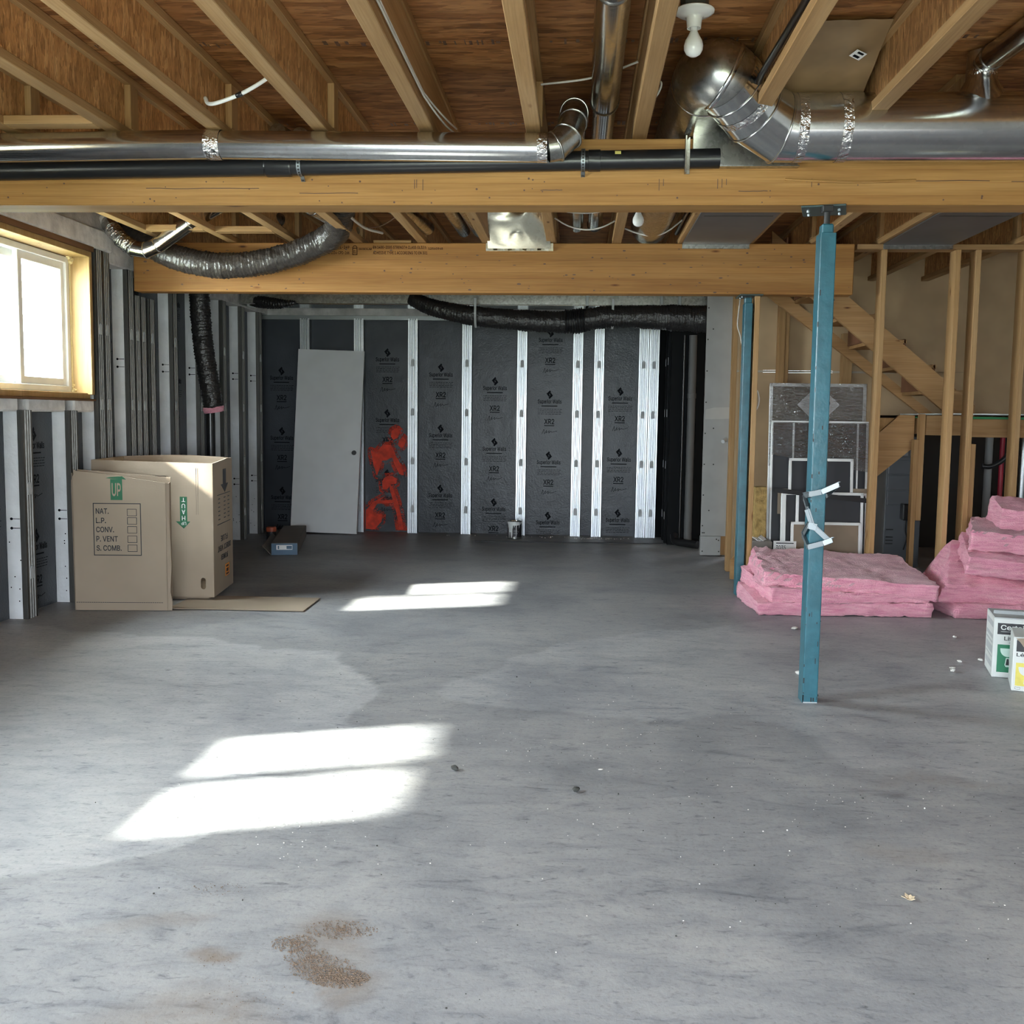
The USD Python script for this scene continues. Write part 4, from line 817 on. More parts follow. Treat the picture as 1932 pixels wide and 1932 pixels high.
MB().box(-3.5, 1.5, 10.49, 10.86, 2.452, 2.462).build('lower_flange', 'galvanized', t)
obj('perforated_plate', (lambda m: [m.box(.66 + .03 * i, .682 + .03 * i, 11.50, 11.503, 2.335 - .028 * j, 2.355 - .028 * j) for i in range(6) for j in range(2)] and m)(MB()), 'pale_clip', 'small perforated strip above the black flexible duct at the back wall', 'bracket')
obj('crumpled_duct_end', MB().add(flex([(-3.42, 10.6, 2.50), (-3.25, 10.5, 2.47), (-3.05, 10.45, 2.45), (-2.9, 10.42, 2.46)], [.05, .06, .05, .02], 21)), 'flex_black', 'crumpled dark duct end in the far left corner under the joists', 'duct', smooth=True)
# pipes in the dark recess
obj('vent_pipe', MB().tube([(1.165, 10.88, .06), (1.165, 10.88, 1.55), (1.166, 10.88, 1.551), (1.166, 10.88, 1.60), (1.165, 10.88, 1.601), (1.165, 10.88, 2.2)], [.042, .042, .046, .046, .042, .042], 20), 'recess_pipe', 'pale upright pipe in the dark recess at the end of the back wall', 'pipe', smooth=40)
obj('drain_pipe', MB().tube([(1.08, 10.9, .03), (1.08, 10.9, 2.2)], .014, 12), 'black_pipe', 'thin black upright pipe in the dark recess', 'pipe', smooth=40)
obj('drain_pipe', MB().tube(smooth_path([(1.02, 10.86, .12), (1.03, 10.80, .06), (1.12, 10.72, .05), (1.24, 10.62, .045)], 6), .04, 18), 'black_pipe', 'thick black pipe lying at the foot of the dark recess', 'pipe', smooth=40)
# ------------------------------------------------------------------ framed partition, drywall and stairs at the right
YP0, YP1 = 7.875, 7.965
t = thing('stud_partition', 'open timber stud partition in front of the stairs', 'stud wall', (2.4, 7.92, 0))
STX = [(1.292, 2.267), (1.748, 2.267), (2.205, 2.60), (2.735, 2.60), (2.880, 2.60), (3.225, 2.60), (3.62, 2.60)]
for x, zt in STX:
    MB().box(x, x + .038, YP0, YP1 + .04, .038, zt, .002).build('stud', 'lumber_z', t)
MB().box(2.02, 4.6, YP0 - .005, YP1 + .04, 2.600, 2.638, .002).build('top_plate', 'lumber_x', t)
MB().box(1.30, 4.6, YP0, YP1 + .04, .0, .037, .002).build('bottom_plate', 'lumber_x', t)
for x, y, z0, z1 in ((2.918, YP0 + .01, .038, 1.18),):
    MB().box(x, x + .038, y, YP1 + .03, z0, z1, .002).build('jack_stud', 'lumber_z', t)
t = thing('side_partition', 'short run of upright studs beside the rear teal post', 'stud wall', (1.33, 9.1, 0))
MB().box(1.305, 1.345, 9.02, 9.11, .012, 2.63, .002).build('stud', 'lumber_z', t)
MB().box(1.318, 1.352, 8.62, 8.71, .012, 1.95, .002).build('stud', 'lumber_z', t)
MB().box(1.25, 1.40, 8.5, 9.2, 2.60, 2.639, .002).build('top_plate', 'lumber_y', t)
w = thing('wall_partition', 'grey drywall end panel beside the dark recess', kind='structure')
MB().box(1.205, 1.47, 10.10, 10.113, .20, 2.62, .001).build('drywall_panel', 'drywall_grey', w)
MB().box(1.205, 1.40, 10.085, 10.16, .012, .198, .001).build('drywall_panel', 'drywall_grey', w)
MB().prism([(1.215, 1.335), (1.47, 1.345), (1.47, 1.455), (1.30, 1.45), (1.22, 1.43)], .0008, np.array([[1, 0, 0, 0], [0, 0, -1, 10.0998], [0, 1, 0, 0], [0, 0, 0, 1.0]])).build('joint_compound', 'drywall_patch', w, label='pale smear of joint compound')
sc = MB()
for x, z in [(1.222, z) for z in np.arange(.3, 2.5, .3)] + [(1.28, .45), (1.31, .9), (1.30, 1.25), (1.27, 2.2), (1.225, .23), (1.24, .23), (1.38, .16), (1.36, .17), (1.225, .05), (1.385, .05)]:
    sc.box(x - .006, x + .006, 10.083 if z < .2 else 10.0985, 10.0995, z - .006, z + .006)
sc.build('screw_head', 'dark_chip', w)
obj('pipe_stub', MB().tube([(1.42, 10.095, 1.145), (1.385, 10.03, 1.125)], .018, 16), 'pale_clip', 'white pipe stub poking out of the grey drywall end panel', 'pipe', smooth=40)
MB().box(1.40, 1.47, 10.113, 10.25, .012, 2.62).build('end_stud', 'lumber_z', w)
s = thing('wall_stair', 'bare tan drywall behind the stairs', kind='structure')
YS = 9.95
for x0, x1, z0, z1 in ((1.47, 2.78, 0.01, 1.785), (1.47, 3.6, 1.805, 2.92), (2.78, 3.6, 1.395, 1.803), (3.603, 5.0, 1.395, 2.92)):
    MB().box(x0, x1 - .003, YS, YS + .013, z0, z1, .001).build('drywall_panel', 'drywall_tan', s)
MB().box(1.47, 2.95, YS - .002, YS + .012, 1.786, 1.804).build('panel_edge', 'seam_light', s, label='pale bare edge between two sheets')
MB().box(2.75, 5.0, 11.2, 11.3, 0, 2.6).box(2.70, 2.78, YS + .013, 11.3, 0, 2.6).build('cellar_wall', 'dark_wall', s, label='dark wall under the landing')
t = thing('stud_pair', 'doubled timber stud against the tan drywall left of the stairs', 'stud', (1.88, YS - .05, .9))
MB().box(1.845, 1.905, YS - .10, YS - .003, .012, 2.60, .002).build('stud', 'lumber_z', t); MB().box(1.907, 1.945, YS - .09, YS - .003, .012, 2.60, .002).build('stud', 'lumber_z', t)
obj('stud', MB().box(2.44, 2.53, YS - .09, YS - .003, .012, 2.15, .002), 'lumber_z', 'single timber stud against the tan drywall below the stair stringer', 'stud')

st = thing('staircase', 'raw timber stair flight descending from upper left to a landing', 'stairs', (2.5, 9.2, 1.38))
run, rise = .262, .205                                 # going down towards +x
XT, ZT = 1.72, 2.625                                   # nosing line start
def zline(x): return ZT - (x - XT) * .83
for y0, nm in ((8.72, 'near'), (9.62, 'far')):
    up, lo = (.02, .245) if nm == 'near' else (.02, .235)
    xe = 3.22
    MB().prism([(1.55, zline(1.55) + .115), (xe + .02, zline(xe + .02) + .115), (xe + .02, 1.39), (xe - .18, 1.39), (1.55, zline(1.55) - .14)] if nm == 'near' else [(1.35, zline(1.35) - .06), (xe - .02, 1.39 + .03), (xe - .02, 1.39), (xe - .10, 1.39), (1.35, zline(1.35) - .22)], .04, np.array([[1, 0, 0, 0], [0, 0, -1, y0 + .04], [0, 1, 0, 0], [0, 0, 0, 1.0]])).build('stringer', 'stringer_wood', st)
x, z = 1.60, ZT + .02
x = 1.45 + run * .94
while x < 3.05:
    zt = zline(x) - .02
    MB().box(x - .01, x + run * .94, 8.762, 9.60, zt - .03, zt, .002).build('tread', 'stringer_wood', st)
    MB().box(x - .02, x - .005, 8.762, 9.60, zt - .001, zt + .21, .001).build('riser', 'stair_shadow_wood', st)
    x += run * .94
ld = thing('stair_landing', 'timber stair landing with a green board edge on short posts', 'landing', (3.3, 8.9, 0))
MB().box(2.74, 3.06, 8.36, 8.40, 1.235, 1.392, .002).build('rim_board', 'lumber_x', ld); MB().box(3.06, 4.4, 8.30, 8.34, 1.225, 1.366, .002).build('rim_board', 'lumber_x', ld)
MB().box(2.74, 4.4, 8.41, 9.9, 1.24, 1.37, .002).build('joist_frame', 'stringer_wood', ld)
MB().box(3.07, 4.4, 8.31, 9.9, 1.3665, 1.385, .001).build('deck_board', 'board_green', ld, label='green edged deck board')
MB().box(3.0, 4.4, 8.5, 9.9, 1.400, 1.412, .001).build('floor_board', 'vinyl_white', ld)
MB().box(2.672, 2.715, 8.30, 8.36, .56, 1.40, .002).build('landing_post', 'lumber_z', ld); MB().box(2.635, 2.672, 8.30, 8.37, .012, 1.20, .002).build('landing_post', 'lumber_z', ld)
MB().box(4.2, 4.24, 8.42, 8.5, .012, 1.24, .002).build('landing_post', 'lumber_z', ld)
lf = thing('lower_stair_stringer', 'sloping stringer of the lower stair flight under the landing', 'stringer', (2.0, 8.8, 0))
sl_ = .92
MB().prism([(2.72, 1.392), (2.60, 1.392), (1.28, 1.392 - 1.32 * sl_), (1.28, .014), (1.42, .014), (2.72, 1.13)], .04, np.array([[1, 0, 0, 0], [0, 0, -1, 8.62], [0, 1, 0, 0], [0, 0, 0, 1.0]])).build('stringer_board', 'stringer_wood', lf)
# things in the dark under the landing
t = thing('grey_cabinet', 'dark grey enamelled cabinet with panels in the dark under the stairs', 'cabinet', (2.95, 9.7, 0))
MB().box(2.80, 3.12, 9.55, 9.92, .012, 1.20, .004).build('cabinet_body', 'grey_enamel', t)
for z0, z1 in ((1.01, 1.15), (.86, .99), (.72, .85), (.58, .71)): MB().box(2.815, 3.105, 9.540, 9.55, z0, z1, .003).build('cabinet_panel', 'grey_enamel', t)
MB().box(2.84, 2.98, 9.530, 9.54, 1.03, 1.13, .002).box(3.0, 3.09, 9.53, 9.54, 1.03, 1.13, .002).build('control_box', 'duct_grey', t)
for z in (.22, .25, .28, .35): MB().box(2.815, 2.88, 9.543, 9.55, z, z + .012).build('louvre', 'black_steel', t)
MB().box(2.93, 3.06, 9.44, 9.54, .45, .60, .01).build('motor_box', 'black_pipe', t); 
for k in range(3): MB().tube(smooth_path([(2.97 + .03 * k, 9.47, .45), (2.965 + .035 * k, 9.46, .36), (2.98 + .02 * k, 9.47, .28), (2.96 + .04 * k, 9.48, .18)], 5), .006, 6).build('cord', 'black_pipe', t)
for k, (x, r, m_, lab) in enumerate(((3.83, .035, 'drywall_grey', 'pale upright pipe under the landing'), (3.95, .022, 'red_pipe', 'red upright pipe under the landing'), (4.05, .020, 'drywall_tan', 'tan upright pipe under the landing'), (4.15, .03, 'stud_steel', 'bluish metal upright pipe under the landing'))):
    obj('upright_pipe', MB().tube([(x, 9.9, .012), (x, 9.9, 1.23)], r, 18), m_, lab, 'pipe', smooth=40)
wire('black_hose', [(3.62, 9.5, .95), (3.70, 9.48, .95), (3.80, 9.46, 1.02), (3.86, 9.45, 1.12), (3.90, 9.45, 1.23)], .022, 'black_pipe', 'black hose curving down under the landing', 'hose')
obj('white_bottle', MB().lathe([(0, 0), (.022, 0), (.024, .02), (.024, .10), (.012, .14), (.012, .17), (0, .17)], T4(3.43, 9.3, .012), 24), 'drywall_grey', 'slim pale bottle standing in the dark under the landing', 'bottle', smooth=40)
wire('cable_loop', [(1.325, 7.99, 1.57), (1.352, 7.99, 1.555), (1.366, 7.99, 1.49), (1.354, 7.99, 1.43), (1.327, 7.99, 1.40)], .006, 'white_cable', 'loop of pale cable beside the stud right of the rear post')
wire('pale_cable', [(1.30, 8.9, 2.55), (1.335, 8.9, 2.40), (1.32, 8.9, 2.15), (1.345, 8.9, 2.05), (1.36, 8.9, 1.98)], .006, 'white_cable', 'pale cable hanging between the first studs left of the rear post')

# ------------------------------------------------------------------ wrapped window screens leaning behind the partition
def frame(name, x0, x1, z1, y, label, mesh='screen_mesh', w=.022, z0=.012, lean=.10, inner=True, parts=()):
    """A slim white frame with a dark screen, leaning back."""
    t = thing(name, label, 'window screen', ((x0 + x1) / 2, y, z0))
    a = math.atan2(lean, z1 - z0); M = T4(0, y, z0) @ trimesh.transformations.rotation_matrix(-a, [1, 0, 0]); h = (z1 - z0) / math.cos(a)
    f = MB()
    for (a0, a1, b0, b1) in ((x0, x1, 0, w), (x0, x1, h - w, h), (x0, x0 + w, 0, h), (x1 - w, x1, 0, h)): f.obox((a1 - a0, .018, b1 - b0), M @ T4((a0 + a1) / 2, 0, (b0 + b1) / 2), .002)
    f.build('frame', 'vinyl_white', t)
    MB().obox((x1 - x0 - 2 * w, .003, h - 2 * w), M @ T4((x0 + x1) / 2, .003, h / 2)).build('screen', mesh, t)
    return t, M, h
t, M, h = frame('window_screen', 1.517, 2.275, 1.633, 8.30, 'tallest film-wrapped framed screen with a white diamond label, rearmost of the leaning stack', w=.025, lean=.10, mesh='cardboard_grey')
MB().obox((.76, .001, .66), M @ T4(1.896, -.022, h - .33)).build('stretch_film', 'stretch_film', t, label='clear stretch film')
MB().obox((.235, .001, .235), M @ T4(1.90, -.0125, h - .17) @ R3(ry=45)).build('paper_label', 'paper_white', t, label='white diamond-shaped label')
t, M, h = frame('window_screen', 1.525, 2.282, 1.335, 8.235, 'film-wrapped framed screen just in front of the tallest one', w=.016, lean=.085)
MB().obox((.013, .016, h * .98), M @ T4(1.70, -.002, h / 2)).obox((.013, .016, h * .98), M @ T4(2.20, -.002, h / 2)).build('mullion', 'vinyl_white', t)
MB().prism([(1.53, h - .27), (2.28, h - .40), (2.28, h - .01), (1.53, h - .01)], .001, M @ np.array([[1, 0, 0, 0], [0, 0, -1, -.016], [0, 1, 0, 0], [0, 0, 0, 1.0]])).build('stretch_film', 'stretch_film', t, label='torn sheet of stretch film')
MB().obox((.12, .004, .18), M @ T4(2.22, -.013, h - .62)).obox((.12, .004, .2), M @ T4(1.645, -.013, h - .64)).build('corner_card', 'cardboard', t, label='cardboard corner protectors')
t, M, h = frame('window_screen', 1.662, 2.163, 1.042, 8.19, 'mid-height framed dark screen in the middle of the leaning stack', lean=.075)
t, M, h = frame('window_screen', 1.60, 2.27, .775, 8.15, 'wide low framed screen standing behind the lowest ones', lean=.06)
MB().obox((.03, .03, h), M @ T4(1.62, -.01, h / 2)).build('thick_stile', 'vinyl_white', t)
t, M, h = frame('window_screen', 1.708, 2.225, .782, 8.11, 'low framed dark screen third from the front of the stack', lean=.055)
t, M, h = frame('window_screen', 1.665, 2.205, .552, 8.075, 'lowest framed screen at the front of the leaning stack', lean=.04, mesh='cardboard_dark')
t = thing('tie_strap', 'dark strap around the leaning stack of screens', 'strap', (1.9, 8.1, .8))
MB().bar((1.52, 8.05, .80), (2.29, 8.10, .72), .002, .035).build('strap', 'black_strip', t)
t = thing('paper_tag', 'white paper tag with a handwritten number at the foot of the screens', 'tag', (1.61, 8.055, .34))
MB().box(1.525, 1.70, 8.052, 8.054, .325, .405).build('paper', 'paper_white', t)
MB().add(text_fit('3035', .075, .035, bold=False), np.array([[1, 0, 0, 1.545], [0, 0, -1, 8.0515], [0, 1, 0, .335], [0, 0, 0, 1.0]])).box(1.545, 1.68, 8.0508, 8.0518, .385, .391).build('handwriting', 'print_ink', t)
b = MB(); bm = trimesh.creation.box((.085, .10, .80)); bm = bm.subdivide().subdivide().subdivide(); bm.vertices += (meshkit.fbm(bm.vertices * 18, 3, 2)[:, None] - .5) * np.array([.03, .03, .02])
obj('fibreboard_offcut', b.add(bm, T4(1.445, 8.25, .412)), 'fibreboard', 'rough yellow fibreboard offcut standing left of the screens', 'offcut')
obj('paper_scrap', MB().obox((.11, .09, .004), T4(1.44, 8.12, .405) @ R3(12, 8, 20)).obox((.06, .05, .004), T4(1.445, 8.10, .42) @ R3(35, -10, 60)), 'paper_white', 'scrap of white paper lying by the yellow offcut', 'paper')
obj('cardboard_scrap', MB().box(1.36, 1.52, 8.06, 8.35, .012, .40, .01), 'cardboard_grey', 'brown scrap board under the yellow offcut', 'board')

# ------------------------------------------------------------------ pink glass-fibre batts
def batt(corners, label, seed, mt='pink_batt', amp=.028, group=None, torn=0, top='pink_batt_dusty', nres=.022):
    """A soft slab given by 8 corners (x,y,z): bottom front-left, front-right, back-right, back-left, then the same on top."""
    c = np.array(corners, float)
    L = [max(2, int(np.linalg.norm(a - b_) / nres)) for a, b_ in ((c[0], c[1]), (c[0], c[3]), (c[0], c[4]))]
    u, v, w_ = [np.linspace(0, 1, n + 1) for n in L]
    def tri(U, V_, Wt):
        o = 0
        for k, (a, b_, d) in enumerate(((0, 0, 0), (1, 0, 0), (1, 1, 0), (0, 1, 0), (0, 0, 1), (1, 0, 1), (1, 1, 1), (0, 1, 1))):
            o = o + ((U if a else 1 - U) * (V_ if b_ else 1 - V_) * (Wt if d else 1 - Wt))[..., None] * c[k]
        return o
    out = []
    for ax, val in ((2, 0), (2, 1), (0, 0), (0, 1), (1, 0), (1, 1)):
        g = [u, v, w_]; oth = [g[i] for i in range(3) if i != ax]; A, B = np.meshgrid(*oth, indexing='ij'); S = [None] * 3; S[ax] = np.full_like(A, val)
        for i, m_ in zip([i for i in range(3) if i != ax], (A, B)): S[i] = m_
        P = tri(*S); n0, n1 = A.shape; i0 = (np.arange(n0 - 1)[:, None] * n1 + np.arange(n1 - 1)).ravel()
        Fq = np.vstack([np.stack([i0, i0 + n1, i0 + n1 + 1], 1), np.stack([i0, i0 + n1 + 1, i0 + 1], 1)])
        if (ax != 1) != (val == 1) : Fq = Fq[:, ::-1]
        out.append(trimesh.Trimesh(P.reshape(-1, 3), Fq, process=False))
    m_ = trimesh.util.concatenate(out); m_.merge_vertices(); m_.fix_normals()
    p = np.array(m_.vertices); nv = np.array(m_.vertex_normals)
    d = amp * (2.0 * (meshkit.fbm(p * np.array([5, 5, 16]), 3, seed) - .5) + 1.0 * (meshkit.fbm(p * np.array([30, 30, 60]), 3, seed + 3) - .5))
    if torn: d = d + torn * np.clip((c[0][0] + .45 - p[:, 0]) / .3, 0, 1) * (meshkit.fbm(p * 34, 3, seed + 7) - .5)
    p = p + nv * d[:, None]; p[:, 2] = np.maximum(p[:, 2], .003)
    t = thing('insulation_batt', label, 'insulation', (p[:, 0].mean(), p[:, 1].mean(), p[:, 2].min()), group=group)
    f = np.array(m_.faces); fn = np.cross(p[f[:, 1]] - p[f[:, 0]], p[f[:, 2]] - p[f[:, 0]]); fn /= np.linalg.norm(fn, axis=1, keepdims=True) + 1e-12
    up = (fn[:, 2] > .62)
    hi = p[f].mean(1)[:, 2] > p[:, 2].min() + .3 * (p[:, 2].max() - p[:, 2].min()); up &= hi
    for nm, sel, mm in (('batt_body', ~up, mt), ('batt_top', up, top)):
        if sel.any():
            tm_ = trimesh.Trimesh(p, f[sel], process=False); tm_.remove_unreferenced_vertices(); MB().add(tm_).build(nm, mm, t, smooth=True)
    return t
batt([(1.255, 7.08, 0), (2.44, 7.14, 0), (2.43, 7.80, 0), (1.215, 7.80, 0), (1.25, 7.09, .085), (2.44, 7.14, .098), (2.43, 7.80, .19), (1.215, 7.80, .13)], 'bottom pink batt of the low pile behind the free teal post', 4, top='pink_batt')
batt([(1.345, 7.10, .085), (2.42, 7.14, .10), (2.43, 7.80, .185), (1.235, 7.80, .13), (1.345, 7.11, .185), (2.42, 7.16, .14), (2.43, 7.80, .24), (1.24, 7.80, .235)], 'middle pink batt of the low pile, its torn left corner sticking out', 14, top='pink_batt', torn=.02)
batt([(1.30, 7.20, .185), (2.47, 7.13, .125), (2.46, 7.82, .235), (1.29, 7.84, .23), (1.32, 7.25, .275), (2.48, 7.13, .225), (2.40, 7.82, .345), (1.33, 7.84, .385)], 'top pink batt of the low pile with a dusty ragged upper face', 24, torn=.05, amp=.026)
batt([(2.60, 7.14, 0), (4.1, 7.10, 0), (4.1, 7.80, 0), (2.52, 7.80, 0), (2.61, 7.14, .105), (4.1, 7.10, .09), (4.1, 7.80, .13), (2.53, 7.80, .14)], 'bottom pink batt of the right-hand heap', 34, top='pink_batt')
batt([(2.47, 7.20, .09), (4.1, 7.10, .075), (4.1, 7.82, .12), (2.52, 7.82, .12), (2.56, 7.22, .235), (4.1, 7.15, .145), (4.1, 7.82, .37), (2.80, 7.84, .475)], 'thick slanting pink batt in the middle of the right-hand heap', 44, top='pink_batt')
batt([(2.66, 7.18, .30), (4.1, 7.16, .15), (4.1, 7.80, .36), (2.82, 7.82, .42), (2.70, 7.22, .425), (4.1, 7.18, .28), (4.1, 7.80, .47), (2.86, 7.82, .53)], 'pink batt second from the top of the right-hand heap', 54, top='pink_batt')
batt([(2.73, 7.30, .465), (4.1, 7.26, .33), (4.1, 7.80, .5), (2.90, 7.82, .53), (2.75, 7.32, .60), (4.1, 7.28, .44), (4.1, 7.80, .6), (2.92, 7.82, .645)], 'upper pink batt of the right-hand heap with a grey dusty top', 64)
batt([(2.98, 7.42, .60), (4.0, 7.40, .48), (4.0, 7.8, .6), (3.02, 7.8, .64), (2.99, 7.44, .74), (4.0, 7.42, .6), (4.0, 7.8, .72), (3.06, 7.8, .80)], 'topmost pink batt of the right-hand heap, cut by the picture edge', 74, top='pink_batt')
# ------------------------------------------------------------------ cartons and loose things on the floor
def plane(o, along, up=(0, 0, 1)):
    """Matrix whose x runs along the face, y up it and z out of it."""
    x = np.array(along, float); x /= np.linalg.norm(x); u = np.array(up, float); u /= np.linalg.norm(u); M = np.eye(4); M[:3, 0], M[:3, 1], M[:3, 2], M[:3, 3] = x, u, np.cross(x, u), o; return M
def rectframe(x0, y0, x1, y1, w): return sbox(x0, y0, x1, y1).difference(sbox(x0 + w, y0 + w, x1 - w, y1 - w))
t = thing('cardboard_carton', 'flattened cardboard carton standing in front with a checkbox table and the word UP in green', 'carton', (-3.06, 6.72, 0))
o = np.array([-3.372, 6.647, 0]); al = np.array([.613, .062, 0]); al /= np.linalg.norm(al); dp = np.array([-al[1], al[0], 0]); Wd = .622
def B1(u, d, z): return o + al * u + dp * d + np.array([0, 0, z])
poly = [(0, .004), (Wd, .004), (Wd, .868), (Wd - .03, .872), (.30, .915), (.03, .945), (.012, .955), (.012, .92), (-.004, .88)]
F1 = plane(o, al)
MB().add(ring_extrude(Polygon(poly), .008), F1 @ T4(0, 0, -.008)).build('front_panel', 'cardboard', t)
MB().add(ring_extrude(Polygon([(0, .004), (Wd, .004), (Wd, .90), (0, .95)]), .006), plane(B1(0, .10, 0), al) @ T4(0, 0, -.006)).build('back_panel', 'cardboard', t)
MB().add(ring_extrude(Polygon([(0, .004), (.10, .004), (.105, .87), (.05, .862), (0, .87)]), .006), plane(B1(Wd, 0, 0), dp) @ T4(0, 0, -.006)).build('side_panel', 'cardboard_dark', t)
MB().add(ring_extrude(Polygon([(0, .004), (.10, .004), (.10, .94), (0, .93)]), .006), plane(B1(.006, 0, 0), dp) @ T4(0, 0, -.006)).build('side_panel', 'cardboard_dark', t)
MB().add(ring_extrude(Polygon([(0, 0), (.028, 0), (.030, .06), (.018, .13), (.028, .30), (.02, .6), (.024, .86), (0, .866)]), .006), plane(B1(Wd - .004, .004, .004), al + .35 * dp)).build('corner_flap', 'cardboard', t)
gm = MB(); gm.prism(sbox(.254, .752, .332, .893), .0006, F1); gm.prism([(.222, .898), (.36, .890), (.332, .912), (.25, .905)], .0006, F1)
gm.build('green_mark', 'green_ink', t, label='green arrow block')
MB().add(text_fit('UP', .060, .088), F1 @ T4(.263, .778, .0007)).build('word_up', 'cardboard', t)
km = MB(); km.prism(rectframe(.135, .377, .452, .731, .0055), .0006, F1)
for s_, v, wdt in (('NAT.', .658, .086), ('L.P.', .595, .0665), ('CONV.', .534, .118), ('P. VENT', .471, .142), ('S. COMB.', .409, .166)): km.add(text_fit(s_, wdt, .0375), F1 @ T4(.153, v, 0))
for v in (.645, .588, .528, .4645, .4035): km.prism(rectframe(.360, v, .424, v + .048, .0035), .0006, F1)
x = .01
while x < .59: km.prism(sbox(x, .056, x + .011, .060), .0005, F1); x += .0145
km.build('printed_table', 'carton_black', t, label='printed checkbox table')

A, B, C, D = np.array([-2.575, 7.10, 0]), np.array([-2.652, 7.73, 0]), np.array([-3.50, 7.73, 0]), np.array([-3.44, 7.08, 0])
t = thing('cardboard_carton', 'open upright cardboard carton behind, with an upside-down green HAUT arrow', 'carton', (-3.04, 7.4, 0))
def wall(P, Q, prof, nm, hole=None):
    L = np.linalg.norm(Q - P); pg = Polygon([(0, .03), (L, .03)] + [(u * L, z) for u, z in prof])
    if hole is not None: pg = pg.difference(hole)
    return MB().add(ring_extrude(pg, .006), plane(P, Q - P) @ T4(0, 0, -.006)).build(nm, 'cardboard', t)
LF = np.linalg.norm(A - D); hu = LF - .078
hole = LineString([(hu, .105), (hu, .15)]).buffer(.018)
wall(D, A, [(1, .985), (.5, .992), (0, 1.0)], 'front_panel', hole)
wall(A, B, [(1, 1.0), (.75, 1.004), (.3, .992), (0, .985)], 'side_panel')
wall(D, C, [(1, 1.0), (0, 1.0)], 'side_panel')
bk = MB()                                              # back panel bowing outwards
pts = [C + (B - C) * s + np.array([0, .07 * math.sin(math.pi * s), 0]) for s in np.linspace(0, 1, 13)]
for k in range(12):
    P, Q = pts[k], pts[k + 1]; L = np.linalg.norm(Q - P); za, zb = 1.0 + .012 * math.sin(math.pi * k / 12), 1.0 + .012 * math.sin(math.pi * (k + 1) / 12)
    bk.add(ring_extrude(Polygon([(0, .03), (L, .03), (L, zb), (0, za)]), .006), plane(P, Q - P))
bk.build('back_panel', 'cardboard', t)
MB().prism(Polygon([tuple(p[:2]) for p in (A, B, C, D)]).buffer(-.004), .006, T4(0, 0, .034)).build('bottom_flap', 'cardboard_dark', t)
MB().prism(Polygon([tuple(p[:2]) for p in (A, B, C, D)]).buffer(-.05), .03, T4(0, 0, .003)).build('base_flap', 'cardboard_dark', t)
F2 = plane(D + (0, -.0003, 0), A - D); U = lambda px: LF - (404 - px) * .00366; Vv = lambda py: (1135 - py) * .00366 + .0
gm = MB().prism([(U(339), Vv(931)), (U(353), Vv(931)), (U(353), Vv(979)), (U(359), Vv(979)), (U(346), Vv(993)), (U(330.5), Vv(979)), (U(339), Vv(979))], .0006, F2); gm.build('green_arrow', 'green_ink', t, label='green arrow pointing down')
wm = MB()
for ch, y0, y1 in (('T', 933, 941), ('U', 944.5, 953.5), ('A', 956, 965), ('H', 968, 977)): wm.add(text_fit(ch, .026, (y1 - y0) * .00366), F2 @ T4(U(346) + .013, Vv(y0), .0014) @ R3(rz=180))
wm.add(text_fit('UP', .036, .024), F2 @ T4(U(346) + .018, Vv(979.5), .0014) @ R3(rz=180)); wm.build('arrow_letters', 'carton_white', t)
km = MB(); km.prism(LineString(smooth_path([(U(224), Vv(894), 0), (U(232), Vv(896.5), 0), (U(241), Vv(895), 0), (U(251), Vv(890.5), 0)], 6)[:, :2]).buffer(.004), .0005, F2)
km.add(text_fit('HANDLE WITH', .10, .02, bold=False), F2 @ T4(U(241), Vv(902), 0) @ R3(rz=7)); km.add(text_fit('CARE', .06, .018, bold=False), F2 @ T4(U(252), Vv(906), 0) @ R3(rz=7))
km.prism(rectframe(U(291.5), Vv(912), U(312), Vv(891), .0025), .0005, F2); km.prism(sbox(U(293), Vv(897.5), U(311), Vv(894)), .0005, F2); km.prism(Point(U(303), Vv(905)).buffer(.014).intersection(sbox(U(290), Vv(905.5), U(312), Vv(900))), .0005, F2)
for px in (371, 374.5): km.prism(sbox(U(px), .62, U(px) + .0012, .95), .0004, F2)
F3 = plane(A + np.array([.0004, 0, 0]), B - A); LS = np.linalg.norm(B - A); u3 = lambda px: (px - 404) / 36 * LS
km.prism([(u3(422), .93), (u3(428), .93), (u3(428), .82), (u3(432), .82), (u3(425.5), .755), (u3(418), .82), (u3(422), .82)], .0005, F3)
for z in (.745, .53): km.prism(sbox(.13, z, .56, z + .006), .0005, F3)
for z in (.715, .685, .655, .625, .595, .565):
    for x in (.16, .34, .47): km.prism(sbox(x, z, x + .06, z + .008), .0004, F3)
for s_, z, wd in (('FLUE', .445, .22), ('DIRECT VENT', .375, .43), ('POWER', .305, .22)): km.add(text_fit(s_, wd, .042), F3 @ T4(.34 + wd / 2, z, .0006) @ R3(rz=180))
km.build('printed_marks', 'carton_black', t, label='black printed marks, upside down')
os_ = MB().prism(sbox(.36, .105, .50, .195), .0006, F3 @ T4(0, .02, 0)).build('orange_sticker', 'orange_sticker', t, label='orange sticker')
MB().prism(sbox(.40, .135, .46, .16), .0006, F3 @ T4(0, .02, .0007)).prism(sbox(.39, .17, .47, .185), .0006, F3 @ T4(0, .02, .0007)).prism(sbox(.39, .112, .47, .125), .0006, F3 @ T4(0, .02, .0007)).build('sticker_print', 'carton_black', os_)
obj('flat_cardboard', MB().obox((.93, .50, .006), T4(-2.315, 7.03, .0075) @ R3(rz=1), .001), 'cardboard', 'flat cardboard sheet lying on the floor beside the cartons', 'cardboard sheet')

